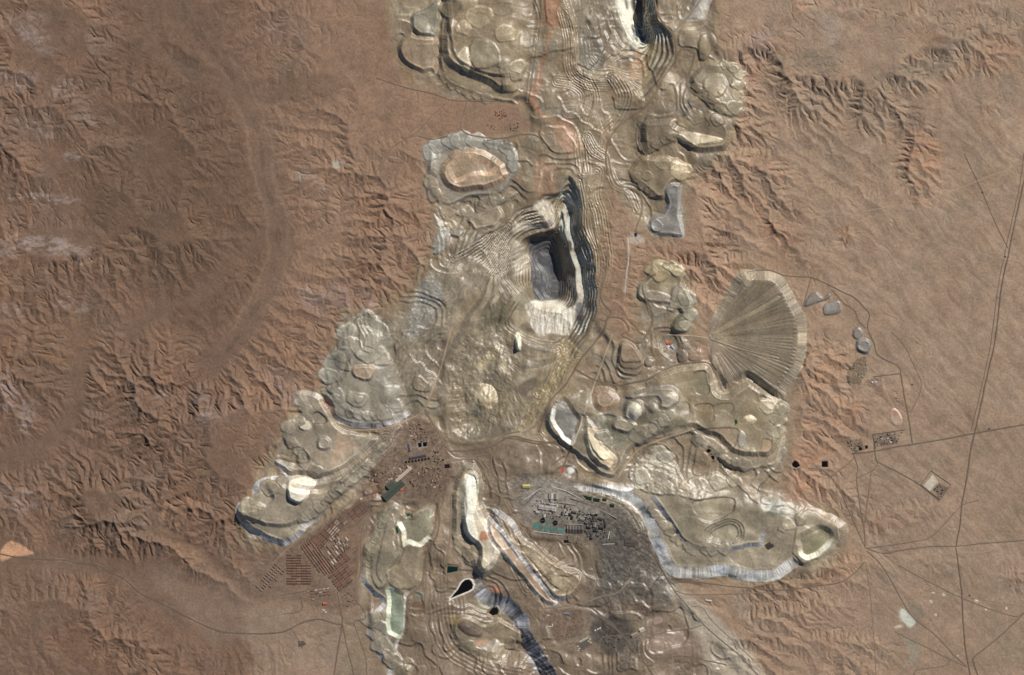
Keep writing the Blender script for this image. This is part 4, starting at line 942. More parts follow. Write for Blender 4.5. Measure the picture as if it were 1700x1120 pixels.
# heap-leach pads, small eastern heaps, cell fields
dump('leach_pad', 'dark grey leach pad with pointed corner east of the fan', [
    ('top', 'E6 1008,368 1040,285 1100,252 1150,290 1205,265 1212,290 1170,320 1095,345', 14, (122, 113, 104), (116, 108, 100), dict(wob=.2))], 'leach pads east of the fan', 'leach pad')
dump('square_leach_pad', 'grey four-cornered leach pad, the squarer of the two east of the fan', [
    ('top', 'E6 1150,385 1180,340 1278,322 1292,410 1175,436', 12, (128, 119, 108), (122, 113, 104), dict(wob=.2)),
    ('cover', 'E6 1172,370 1190,350 1255,340 1260,395 1180,410', 2, (146, 142, 136), (140, 136, 130), dict(wob=.2))], 'leach pads east of the fan', 'leach pad')
dump('twin_heap', 'grey two-lobed heap standing by the eastern perimeter road', [
    ('top', 'E6 1385,600 1390,545 1430,522 1468,560 1458,602 1420,628', 16, (132, 124, 114), (126, 118, 110)),
    ('top', 'E6 1408,640 1450,612 1500,612 1535,665 1500,738 1418,712', 22, (126, 120, 112), (120, 113, 106))], cat='spoil heap')
dump('pale_mound', 'pale sandy mound beside the eastern gravel road', [
    ('top', 'C4 848,575 850,500 890,498 926,560 912,606 878,608', 8, (188, 160, 136), (196, 170, 146))], cat='spoil heap')
zone(T('C4 855,520 880,510 895,540 870,555'), (160, 112, 88), 2, .7)
for k_, (hx, hy, hr) in enumerate(((1551.5, 985.5, 2.6), (1569.5, 988, 3.2), (1547.5, 1001, 3.0), (1624, 1000, 3.6), (1556, 1023, 2.4), (1674, 1012, 2.2), (1593, 1091, 1.8), (1640, 1014, 1.6))):
    ps = [(hx + hr * math.cos(a_) * (1 + .25 * math.sin(3 * a_ + k_)), hy + hr * math.sin(a_)) for a_ in np.linspace(0, 2 * math.pi, 9)[:-1]]
    thing_def('salt_heap_%d' % k_, ['pale heap closest to the western end of the scattered row on the south-east plain', 'whitish heap beside the road crossing of the south-east plain', 'pale heap just below the western pair on the south-east plain',
        'largest white heap, alone east of the plain highway', 'small pale heap near the green-white tailings patch', 'small pale heap nearest the right edge of the plain', 'tiny pale heap at the foot of the plain highway', 'tiny pale heap beside the largest white one'][k_], 'salt heap', 'pale heaps on the south-east plain')
    lift('salt_heap_%d' % k_, 'slope', ps, 3, (214, 192, 170), (206, 184, 160), w=2.2, dome=4, wob=.2)
def cells(pts, size, c_cell, c_bund, seed):
    """evaporation or garden plots: irregular cells divided by low bunds"""
    win = window(pts, 2)
    xx, yy = XX[win], YY[win]
    ins_ = inside(xx, yy, pts)
    r = np.random.default_rng(seed)
    xs = [p[0] for p in pts]; ys = [p[1] for p in pts]
    n = int((max(xs) - min(xs)) * (max(ys) - min(ys)) / size ** 2)
    px_ = r.uniform(min(xs), max(xs), n); py_ = r.uniform(min(ys), max(ys), n)
    d1 = np.full(xx.shape, 1e9); d2 = np.full(xx.shape, 1e9)
    for a, b in zip(px_, py_):
        d = np.hypot(xx - a, yy - b)
        d2 = np.minimum(d2, np.maximum(d, d1)); d1 = np.minimum(d1, d)
    m = np.where(ins_, 1.0, 0.0)
    bund = sstep(1.4, .3, d2 - d1)
    mixcol(m * .9, alb(*c_cell), win); mixcol(m * bund * .8, alb(*c_bund), win)
    S[win] += m * bund * 2.5
cells(T('D3 795,665 860,670 995,700 960,735 880,775 830,750'), 4.2, (98, 84, 72), (142, 124, 106), 5)
cells(T('D3 770,925 845,1040 720,1105 715,1040'), 4.5, (104, 92, 80), (140, 124, 108), 6)
cells(T('D3 1085,1010 1205,1030 1200,1140 1085,1140'), 5, (124, 106, 84), (146, 128, 110), 7)
cells(T('C4 740,665 885,640 895,720 755,745'), 5, (112, 100, 88), (138, 118, 100), 8)
cells(T('C4 560,700 660,690 690,760 620,785 575,745'), 4, (112, 98, 84), (144, 122, 102), 9)
cells(T('C4 570,250 640,170 690,160 700,260 650,340 565,330'), 5, (120, 106, 86), (142, 120, 98), 10)
cells(T('C4 690,310 790,290 805,385 780,392 700,345'), 6, (128, 106, 92), (150, 126, 108), 11)

# settle fine texture on everything that is worked ground, then edge tracks
fan_ids = np.array([p is not None and p[0] == 'fan_dump' for p in PARTS])
ops = (OWN > 0).astype(np.float32) + 0.46 * fan_ids[OWN]
mine_fan = mine_soft * (1 - fan_ids[OWN])
S += (mine_soft * (1 - ops.clip(0, 1.4) * .7) * lobes(34, 2.6, 2.5, 181, 10)).astype(np.float32)
S += (blur(mine_fan * (OWN > 0), 2) * lobes(44, 1.8, 2.6, 191, 12)).astype(np.float32)
und = mine_fan * (1 - .45 * np.isin(OWN, [i for i, p in enumerate(PARTS) if p and p[0] in ('platform_dump', 'main_pit', 'north_pit')]))
und = blur(und.astype(np.float32), 3) * sstep(0, 20, dm) 
built = np.zeros_like(S)
for s_ in ('P 850,790 930,785 1010,815 1060,850 1080,920 1050,960 1000,970 980,905 880,892 855,840', 'P 610,760 690,690 720,690 745,745 752,785 735,830 640,838', 'D3 230,700 500,690 760,780 920,780 940,890 700,980 440,990 300,900', 'D2 200,560 300,270 620,50 760,60 690,260 660,530 560,620'):
    built = np.maximum(built, sstep(-4, 8, full_dist(XX, YY, T(s_))))
und = und * (1 - built)
S += und * (23 * vnoise(XX, YY, 27, 151) + 34 * vnoise(XX, YY, 60, 152) + 6 * vnoise(XX, YY, 12, 153))
tracks(mine_fan, 70, 141, (176, 160, 136), .22)
tracks(mine_fan, 55, 142, (116, 100, 84), .18)
tracks(mine_fan, 40, 143, (184, 170, 148), .18)

level('P 850,790 930,785 1010,815 1060,850 1080,920 1050,960 1000,970 980,905 880,892 855,840')
level('D2 0,540 150,400 300,270 620,50 700,10 760,60 640,180 690,260 660,530 560,620 380,660 220,560 60,610')
level('P 610,760 690,690 720,690 745,745 752,785 735,830 640,838')
level('C4 720,640 960,620 910,740 740,770')
level('C4 540,690 680,680 710,760 600,800')
level('C4 1030,990 1110,880 1260,985 1170,1100')
level('D3 230,700 500,690 760,780 920,780 940,890 700,980 440,990 300,900')
level('A2 1420,670 1720,670 1720,860 1420,860')
rubble('P 850,790 930,785 1010,815 1060,850 1080,920 1050,960 1000,970 980,905 880,892 855,840', 1.5, 12, 3.0, 1.8, .75, 8, 1.0, None, 201)
rubble('P 1000,880 1080,880 1130,980 1060,1000 1000,1060 970,1010', 5, 60, 5.0, 1.5, .6, 12, 1.0, None, 203)
rubble('P 610,760 690,690 720,690 745,745 752,785 735,830 640,838', 1.5, -35, 3.0, 1.6, .7, 8, 1.0, None, 205)
rubble('D3 230,700 500,690 760,780 920,780 940,890 700,980 440,990 300,900', 1.5, 20, 3.0, 1.5, .55, 10, 1.0, None, 207)
zone(T('D2 215,345 300,280 600,60 700,10 760,60 640,180 690,260 660,530 560,600 380,640 220,560'), (130, 107, 90), 4, .85, sm=False)
rubble('D2 60,480 300,270 600,50 700,10 760,60 640,180 690,260 660,530 560,620 380,650 220,560 80,600', 1.0, -40, 3.0, 2.0, .45, 8, 1.0, None, 209)
# ------------------------------------------------------------------ roads: graded into the ground here, surfaced after the earth is built
ROADS = []
ASPH, DIRT, HAUL, PALE = (104, 90, 78), (122, 102, 86), (114, 97, 80), (178, 158, 134)
def road(name, s_, wpx, c, label, grade=True, shoulder=0.35):
    pts = smooth(T(s_), False, 6)
    P = np.array(pts); seg = np.hypot(*(P[1:] - P[:-1]).T); cum = np.concatenate([[0], np.cumsum(seg)])
    n = max(3, int(cum[-1] / 2.0))
    t = np.linspace(0, cum[-1], n)
    P = np.stack([np.interp(t, cum, P[:, 0]), np.interp(t, cum, P[:, 1])], -1)
    P[1:-1] += 0.35 * np.stack([vnoise(t[1:-1], 0 * t[1:-1], 9, 131), vnoise(t[1:-1], 0 * t[1:-1] + 50, 9, 132)], -1)
    ROADS.append((name, P, wpx, c, label))
    prof = bil(S, (P[:, 0] - X0) / G, (P[:, 1] - Y0) / G)
    kern = np.hanning(11); kern /= kern.sum()
    prof = np.convolve(np.pad(prof, 5, mode='edge'), kern, 'valid')
    hw = wpx / 2
    for a in range(0, n - 1, 40):
        sub = [tuple(p) for p in P[a:a + 41:2]]
        if (a + 40) < n and sub[-1] != tuple(P[a + 40]):
            sub.append(tuple(P[a + 40]))
        if len(sub) < 2:
            continue
        win = window(sub, hw + 3)
        if win[0].stop <= win[0].start or win[1].stop <= win[1].start:
            continue
        d, arc = seg_dist(XX[win], YY[win], sub, False, True)
        z = np.interp(arc + t[a], t, prof)
        if grade:
            m = sstep(hw + 2.4, hw + .8, d)
            S[win] = S[win] * (1 - m) + z * m
        mixcol(sstep(hw + 3.5, hw + .8, d) * .28 * sstep(-.4, .4, fbm(XX[win], YY[win], 14, 2, 134)), alb(168, 148, 124), win)
        mixcol(sstep(hw + 1.6, hw + .2, d) * shoulder, alb(*c), win)
R = road
GH = 'paved highway'
R('highway', 'B4 1735,-60 1705,120 1640,420 1604,600 1562,800 1525,1120 C4 1480,250 1430,480 1400,620 1368,760 1340,960 1310,1120 D4 1300,160 1275,290 1280,350 1300,500 1315,640 1325,850 1345,1010 1370,1150', 1.7, (106, 88, 74), 'long straight highway running the height of the eastern plain')
R('service_road', 'B4 1705,-60 1678,150 1618,420 1580,600 1540,800 1500,1120 C4 1460,250 1408,480 1378,600 1370,640', 0.9, (118, 98, 82), 'narrow track keeping beside the eastern highway', shoulder=.25)
R('highway', 'C4 600,785 740,770 900,740 1150,700 1390,655 1560,625 1720,597', 1.8, (108, 92, 80), 'straight road crossing the eastern highway towards the plant')
R('access_road', 'C4 742,690 748,770 762,830 790,850 1000,960 1165,1088', 1.4, (112, 96, 82), 'road slanting down to the walled compound')
R('dirt_road', 'C4 320,880 400,885 470,940 530,1030 570,1120 D4 600,110 650,220 690,310', 1.3, (116, 98, 82), 'dirt road from the black ponds to the southern road star')
R('dirt_road', 'C4 470,930 600,830 615,790', 1.0, (120, 100, 84), 'short dirt road linking the pond road to the plant')
R('dirt_road', 'C4 612,790 640,880 632,950 655,1120 D4 680,180 690,300', 1.1, (118, 100, 84), 'dirt road dropping south from the plant gate')
R('dirt_road', 'C4 640,940 750,880 765,830', 0.9, (120, 100, 84), 'curved connector south of the plant')
R('dirt_track', 'C4 725,900 700,1120 D4 700,0 690,150', 0.8, (128, 106, 88), 'thin track east of the plant gate road')
R('dirt_road', 'D4 690,310 800,345 900,330 1100,302 1270,300 1500,278 1710,264', 1.3, (116, 98, 84), 'road from the star junction straight to the right edge')
R('dirt_track', 'D4 830,358 1000,362 1280,345 1450,340 1540,300 1650,282', 0.8, (168, 146, 126), 'pale track below the star junction road')
R('dirt_track', 'D4 700,312 860,292 1000,270 1130,228 1300,48 1420,5', 1.0, (120, 100, 86), 'track angling up from the star junction to the highway')
R('dirt_road', 'D4 700,330 800,430 900,600 950,690 1000,760 1150,880 1260,1000 1345,1075', 1.3, (120, 102, 88), 'road running down past the green-white tailings patch')
R('pipeline_track', 'D4 740,322 850,420 935,525', 1.0, (160, 142, 124), 'pale pipeline track beside the tailings road')
R('dirt_track', 'D4 690,400 720,600 740,800 760,1130', 0.8, (142, 120, 102), 'faint track heading south from the star junction')
R('dirt_track', 'D4 900,420 1100,530 1310,632 1480,700 1650,752 1700,735', 0.9, (122, 102, 88), 'track crossing the south-east plain in two straights')
R('dirt_track', 'D4 1060,580 1310,622 1710,690', 0.7, (150, 128, 110), 'faint pale track through the scattered heaps')
R('dirt_road', 'D4 1720,725 1560,880 1400,1010 1388,1050 1425,1150', 1.4, (106, 90, 78), 'dark road bending at the lower right corner')
R('dirt_track', 'D4 880,850 1100,960 1240,1030 1345,1080', 0.9, (126, 106, 90), 'track along the southern tailings flat')
R('dirt_track', 'D4 1010,1150 1020,1098 1200,1072 1240,1032', 0.9, (116, 98, 84), 'short track at the bottom edge of the plain')
R('highway', 'D1 -60,340 0,345 130,370 250,380 400,385 480,402 600,412 700,460 800,512 900,600 1050,672 1200,752 1350,822 1450,850 1600,856 1700,856 D2 200,842 330,780 430,766 520,790 570,800', 1.6, (104, 90, 78), 'western road winding out through the ravines to the left edge')
R('highway', 'D2 540,590 560,700 572,790 545,960 515,1150', 1.6, (112, 94, 82), 'road leaving the town southwards, western branch')
R('highway', 'D2 572,790 600,930 655,1150', 1.3, (112, 94, 82), 'road leaving the town southwards, eastern branch')
R('dirt_road', 'D2 650,640 700,690 722,755 650,780 680,880 720,1000 732,1150', 0.9, (118, 98, 84), 'thin road east of the town crossroads')
R('town_road', 'D2 560,600 655,530 690,450 692,250 720,130 800,60 880,-10 940,20', 1.5, (122, 104, 88), 'road between the town and the green gully dump')
R('town_road', 'D2 120,410 200,330 280,260 440,150 560,60 700,-40', 1.2, (146, 124, 106), 'town road along the foot of the dump')
R('town_road', 'D2 300,290 400,420 520,560 545,600', 1.2, (142, 122, 104), 'diagonal town street')
R('town_road', 'D2 440,250 560,360 650,520', 1.1, (142, 122, 104), 'inner diagonal town street')
R('lot_track', 'D2 170,612 330,585 300,600 310,705 180,732', 0.8, (106, 90, 78), 'outline track around an empty lot')
R('dirt_track', 'D2 240,820 300,910 320,960', 0.7, (124, 104, 88), 'track to the lonely dark plot')
R('haul_road', 'E1 1405,880 1385,980 1420,1060 1470,1112 E2 1620,140 1600,220 1520,330 1420,450 1350,570 1290,660 1200,750 1150,860 1095,1010', 2.4, HAUL, 'brown haul road running along the eastern pit edge')
R('haul_road', 'E2 400,1160 600,1150 740,1120 820,1070 900,1045 1000,1070 1120,1090 1240,1085', 2.0, HAUL, 'haul road round the southern pit edge')
R('haul_road', 'B3 600,1000 640,1015 660,990 740,1000 790,1070 C3 740,20 800,55 850,75 885,45 925,-20 B3 940,1000 920,920 890,860 872,790 910,740 960,715', 2.2, (120, 102, 82), 'haul road looping through the brown lobes')
R('haul_road', 'C3 440,240 560,305 700,345 800,330 900,310 1000,255 1100,215 1280,198 1335,250', 2.4, (118, 100, 82), 'haul road along the top of the platform dump')
R('haul_road', 'C3 -20,680 80,690 200,720 310,715 370,760', 1.8, HAUL, 'haul road to the crusher')
R('haul_road', 'C3 1190,628 1000,690 860,750 780,840 700,960', 2.2, (160, 142, 118), 'pale haul road below the middle dump')
R('haul_road', 'A3 650,1120 640,1000 660,900 720,810 800,750 900,680 960,590 1020,480 1080,400 1110,330 1170,312 1207,345 1190,420 1160,530 1200,592 1290,650 1400,672', 2.4, (124, 106, 84), 'northern haul road with a hairpin loop')
R('haul_road', 'A3 1088,420 1080,250 1000,140 960,40 950,-150', 2.0, (126, 108, 86), 'haul road along the eastern edge of the top pit')
R('dirt_road', 'A3 1060,222 1120,160 1180,90 1290,-60', 1.6, (132, 114, 96), 'road running off the top edge over the pale pad')
R('dirt_road', 'A3 -120,900 0,880 100,862 200,872 240,920', 1.2, (120, 98, 80), 'dirt road between the northern dump and the ring dump')
R('haul_road', 'B3 655,-40 680,80 720,145 800,162 862,200 872,300 842,400 832,435 872,452', 2.0, (134, 116, 92), 'haul road curving past the triangular dump')
R('dirt_road', 'B3 640,190 690,310 770,380 780,480', 1.4, (160, 140, 112), 'pale road down to the white crusher yard')
R('conveyor_track', 'B3 778,480 786,600 768,750 762,830', 1.4, (196, 186, 170), 'pale conveyor line south of the crusher yard')
R('dirt_road', 'B3 650,560 642,700 612,780 600,870 622,960 682,985', 1.6, (132, 114, 90), 'shoulder road beside the eastern pit terraces')
R('conveyor_track', 'E7 545,-20 480,150 430,300 400,380 340,550 322,590', 1.3, (176, 160, 134), 'straight pale conveyor line crossing the haul roads')
R('conveyor_track', 'E7 310,610 290,700 228,835', 1.6, (186, 176, 160), 'pale conveyor line into the crusher bowl')
R('conveyor_track', 'E7 222,850 190,930 160,1015', 0.9, (96, 84, 74), 'thin dark conveyor down to the red tank')
R('conveyor_track', 'E6 -60,585 120,592 262,612', 1.2, (188, 170, 142), 'pale conveyor feeding the fan')
R('dirt_road', 'E6 -30,760 60,670 130,622 250,632', 1.1, (150, 130, 106), 'track below the fan conveyor')
R('perimeter_road', 'E6 560,100 640,86 740,86 850,126 980,136 1060,140 1180,190 1300,250 1400,300 1470,370 1515,430 1500,530 1550,650 1580,740 1680,800 C4 870,205 910,240 920,300 940,420 970,580 990,715', 1.3, (110, 95, 80), 'perimeter road skirting the fan and running down to the plant road')
R('dirt_track', 'E6 1060,142 1030,250 1000,368', 0.8, (112, 96, 80), 'spur track to the leach pad corner')
R('dirt_road', 'E6 1220,235 1320,340 1400,400 1432,480 1490,535', 1.0, (116, 98, 82), 'inner road around the leach pads')
R('dirt_road', 'C4 740,290 910,270', 1.1, (104, 90, 76), 'short road into the eastern yard')
R('dirt_track', 'C4 850,0 930,80 1000,220 1050,350 980,520', 0.8, (128, 108, 90), 'dry-wash track east of the perimeter road')
R('dirt_track', 'B4 1320,-60 1440,190 1520,380 1604,545', 0.7, (112, 96, 82), 'thin dark track meeting the highway post')
R('dirt_track', 'B4 670,312 900,270 1130,222 1400,118 1720,-10', 1.0, (172, 146, 120), 'pale straight track across the upper plain')
R('dirt_track', 'B4 880,450 1200,530 1580,618 1720,640', 0.9, (170, 146, 122), 'pale track across the plain to the highway post')
R('dirt_track', 'A2 790,500 1000,568 1150,600 1270,642 1400,648 1560,650', 1.1, (118, 94, 78), 'track from a small prospect towards the northern dump')
R('dirt_track', 'A2 1262,640 1150,740 1050,850 900,940 850,1020 800,1090', 1.0, (126, 100, 82), 'track slanting down past the ring dump')
R('dirt_track', 'A2 1060,872 1150,892 1250,872', 0.9, (118, 96, 80), 'short spur track above the ring dump')
R('camp_road', 'A2 1370,655 1332,800 1372,858 1500,882 1640,885 1700,865', 1.1, (126, 104, 86), 'loop road round the northern camp')
R('camp_road', 'A2 1440,700 1430,780 1500,760 1600,690', 0.8, (150, 124, 102), 'pale track inside the northern camp')
R('haul_road', 'D3 230,692 380,680 500,640 560,570 582,500 545,380 540,270', 1.5, (128, 114, 98), 'road from the hook dump up to the smelter')
R('dirt_road', 'D3 500,660 600,620 720,590 800,500', 1.2, (140, 126, 108), 'road curling round the smelter slag')
R('dirt_road', 'D3 560,700 700,820 800,930 900,1060 980,1170', 1.6, (112, 100, 88), 'road through the dark southern yards')
R('railway', 'D3 690,110 830,230 930,330 1000,450 1080,580 1200,720 1290,820 1380,900 1500,1000 1640,1150', 1.1, (98, 86, 76), 'dark straight railway line below the long dump')
R('dirt_road', 'D3 1060,515 1250,530 1450,556 1700,576 D4 200,580 350,556 500,540 600,490 685,400', 1.3, (110, 94, 80), 'road along the foot of the long dump')
R('dirt_track', 'D3 1080,580 1180,606 1400,606 1700,596', 0.8, (124, 106, 90), 'track below the long dump road')
R('dirt_track', 'D3 1190,680 1262,692 1310,760 1400,850 1600,1040', 0.8, (130, 114, 98), 'curved track east of the railway')
R('dirt_track', 'D3 910,960 932,880 1000,850 1170,830 1272,800', 0.8, (120, 104, 90), 'curved track bounding the sandy flat')
R('dirt_track', 'D3 905,965 945,1012 1100,1000 1200,1012 1420,1062', 1.0, (112, 98, 84), 'track along the lower edge of the sandy flat')
R('haul_road', 'E4 800,300 785,330 792,480 772,600 722,680 692,760 672,900 640,990 560,1060 E5 552,440 552,560 562,600 600,760', 2.2, (124, 102, 84), 'haul road down the eastern side of the green gully dump')
R('haul_road', 'E4 960,85 800,300 600,325 420,300', 1.6, (130, 110, 92), 'haul road from the junction towards the town')
R('haul_road', 'E4 882,300 875,600 852,760 842,960', 2.0, (138, 118, 98), 'straight haul road between the southern dumps')
R('haul_road', 'C2 1100,500 1160,600 1250,750 1320,800 1450,795 1530,770 1550,710 1620,660 1710,640', 2.2, (132, 112, 92), 'haul road rounding the south-west corner of the pit')
R('haul_road', 'C2 1240,832 1330,820 1430,820 1482,880 1500,960 1580,1040 1680,1062', 2.0, (136, 116, 96), 'haul road over the head of the white ridge')
R('haul_road', 'C2 540,590 600,622 700,632 850,618 1000,562 1095,500 1190,270 1240,100 1275,-30', 2.2, (164, 144, 120), 'pale haul road climbing from the western dumps')
R('haul_road', 'C2 1530,770 1530,900 1600,960 1690,930', 1.6, (126, 108, 90), 'ring road in the yard below the pit')
R('haul_road', 'E4 1100,20 1140,80 1190,200 1260,280 1400,500 1560,700 1680,800', 1.6, (146, 126, 104), 'haul road down the west side of the smelter')
R('haul_road', 'E4 1150,120 1220,260 1300,300 1420,290', 1.2, (150, 134, 112), 'pale branch road to the yellow building')
R('haul_road', 'E5 700,250 690,480 720,700 780,880 800,1150', 2.0, (134, 116, 96), 'haul road among the parallel southern terraces')
R('haul_road', 'E5 1500,520 1560,620 1600,760 1690,900 1760,1060', 1.6, (130, 112, 94), 'road along the crest of the slag cut')

# ------------------------------------------------------------------ ponds: levelled and sunk here, water laid after
PONDS = []
def pond(s_, c, label, depth=4.0, rim=None, sm=False, rough=.12, group='ponds of the mine', cat='pond', name='pond'):
    pts = T(s_)
    pts = smooth(pts, True, 4) if sm else pts
    win = window(pts, 6)
    d = seg_dist(XX[win], YY[win], pts, True) * np.where(inside(XX[win], YY[win], pts), 1, -1)
    cx = sum(p[0] for p in pts) / len(pts); cy = sum(p[1] for p in pts) / len(pts)
    z = float(np.median(S[win][d > -2])) if (d > -2).any() else surf_at(cx, cy)
    m = sstep(-4.0, -2.0, d)
    S[win] = S[win] * (1 - m) + z * m
    S[win] -= sstep(-1.6, 0.3, d) * depth
    if rim is not None:
        mixcol(sstep(-3.4, -1.6, d) * .95, alb(*rim), win)
    mixcol(sstep(-.6, .5, d) * .9, alb(*c), win)
    PONDS.append((pts, z - depth * .45, c, label, rough, group, cat, name))
def surf_at(x, y):
    return float(bil(S, np.array([(x - X0) / G]), np.array([(y - Y0) / G]))[0])
BK = (16, 14, 14)
pond('E5 889,438 920,400 945,372 975,318 1000,296 1030,290 1052,306 1064,335 1058,362 1030,380 985,398 930,420', BK, 'black teardrop-shaped pond with a bright white rim', rim=(232, 226, 214))
pond('E5 1188,556 1214,520 1250,514 1263,540 1256,566 1216,577', (22, 20, 16), 'small black six-sided pond in the southern cut')
pond('E4 845,850 860,838 935,845 930,875 850,892 838,880', (14, 40, 34), 'dark green pond at the foot of the shaded wall')
pond('E4 535,432 560,430 562,448 540,452', (34, 84, 60), 'tiny green pool on top of the gully dump')
pond('E4 452,540 465,530 476,575 462,585', (16, 70, 54), 'narrow green pool on the western flank of the gully dump')
pond('E3 1465,446 1495,441 1500,471 1470,476', BK, 'black square basin, western of the touching pair', rim=(150, 140, 130))
pond('E3 1503,440 1530,437 1534,467 1506,471', BK, 'black square basin, eastern of the touching pair', rim=(150, 140, 130))
pond('C2 1226,852 1258,850 1264,874 1230,876', (40, 28, 26), 'dark maroon basin by the pit road corner')
pond('C4 214,850 232,828 252,838 266,862 240,876 222,868', BK, 'black five-sided pond at the edge of the platform dump')
pond('C4 408,835 445,832 446,870 408,870', BK, 'black square pond alone beside the desert hills')
pond('E7 1268,880 1290,860 1312,876 1288,896', BK, 'black diamond-shaped basin below the platform scarp')
pond('E7 1308,920 1333,915 1336,946 1318,944', BK, 'small black basin next to the diamond-shaped one')
pond('E8 760,372 855,390 850,428 800,415', (38, 48, 34), 'dark green settling basin, longest of the row under the slope')
pond('E8 865,402 935,406 925,440 865,430', (32, 48, 30), 'green settling basin, second of the row under the slope')
pond('E8 957,402 1000,406 995,432 955,430', (46, 48, 36), 'small square settling basin, third of the row under the slope')
pond('E8 1030,458 1078,462 1070,496 1030,490', (40, 48, 36), 'square settling basin at the far end of the row')
pond('C4 645,748 662,742 668,760 650,766', (26, 22, 20), 'small black basin, western one in the desert plant')
pond('C4 685,735 704,732 704,750 690,756', (26, 22, 20), 'small black basin, eastern one in the desert plant')
pond('E8 572,818 620,815 622,842 578,846', (28, 24, 22), 'black rectangular sump south of the thickeners')
pond('E7 1488,640 1505,636 1512,660 1498,680', (30, 70, 44), 'green seep on the platform dump')
zone(T('E8 610,110 680,95 690,160 640,170'), (244, 240, 230), 3, 1.0)
zone(T('B3 790,450 880,470 900,510 800,520 780,490'), (176, 166, 150), 4, .8)
zone(T('E7 940,30 1030,40 1050,90 970,100'), (190, 180, 170), 4, .6)
zone(T('D1 0,330 60,262 110,270 160,300 210,355 100,375 40,395 0,395'), (206, 158, 122), 3, .9)
zone(T('C4 1055,985 1110,915 1155,960 1105,1020'), (196, 186, 164), 2, .95, sm=False)
zone(T('C4 1120,1005 1160,965 1225,1005 1170,1078'), (118, 104, 90), 2, .9, sm=False)
zone(T('C4 1115,890 1160,910 1245,985 1225,1000 1160,960 1105,905'), (166, 142, 120), 2, .6, sm=False)
zone(T('D3 445,930 530,880 556,930 475,982'), (90, 84, 76), 2, .85, sm=False)
zone(T('D3 930,770 1000,735 1022,770 970,808'), (186, 162, 148), 2, .8, sm=False)

zone(T('D3 1060,560 1180,640 1290,760 1420,880 1560,1060 1640,1180 1480,1180 1430,1010 1330,900 1240,800 1120,680'), (178, 166, 148), 8, .85)

zone(T('P 1105,965 1150,985 1200,1030 1250,1085 1300,1180 1195,1180 1165,1080 1125,1020'), (178, 166, 148), 10, .8, warp=.5)
zone(T('D4 925,705 960,715 990,745 1010,800 965,832 935,790 915,760'), (204, 204, 186), 3, .9)
zone(T('D4 890,828 935,812 928,838 900,842'), (206, 186, 166), 2, .8)
zone(T('D4 930,890 1035,945 1000,1060 965,1045 945,960'), (152, 142, 124), 5, .7)
zone(T('D4 960,660 1010,650 1075,720 1060,760 1000,740'), (136, 124, 108), 5, .6)
lum_ = (COL * np.array([.3, .5, .2], np.float32)).sum(-1, keepdims=True)
COL[...] = (COL * .97 + lum_ * .03) * np.array([.99, 1.0, .995], np.float32)
COL *= 1 + mine_col[..., None] * np.array([.03, 0, -.045], np.float32)
bri_ = COL.mean(-1)
COL *= (1 - .17 * mine_col * sstep(.55, .35, bri_))[..., None]

thing_def('mine_ground', 'trampled olive-grey working ground between the pits and dumps', 'ground', kind='structure')
OWN[(OWN == 0) & (mine_soft > .35)] = part_id('mine_ground', 'surface')

# a terrace that later lifts have cut in two counts as two terraces
MG = len(PARTS) - 1
cells_of = {}
flat_ = OWN.ravel()
srt = np.argsort(flat_, kind='stable'); cut_ = np.searchsorted(flat_[srt], np.arange(len(PARTS) + 1))
for pid in range(1, MG):
    ids = srt[cut_[pid]:cut_[pid + 1]]
    if PARTS[pid][1] not in ('terrace', 'top', 'lobe', 'mound', 'slope') or not 20 < len(ids) < 40000:
        continue
    left = set(ids.tolist()); comps = []
    while left:
        st = [left.pop()]; comp = []
        while st:
            c = st.pop(); comp.append(c)
            for e in (c - 1, c + 1, c - NX, c + NX):
                if e in left:
                    left.discard(e); st.append(e)
        comps.append(comp)
    comps.sort(key=len)
    for comp in comps[:-1]:
        flat_[comp] = part_id(PARTS[pid][0], PARTS[pid][1]) if len(comp) > 90 else MG
OWN = flat_.reshape(NY, NX)

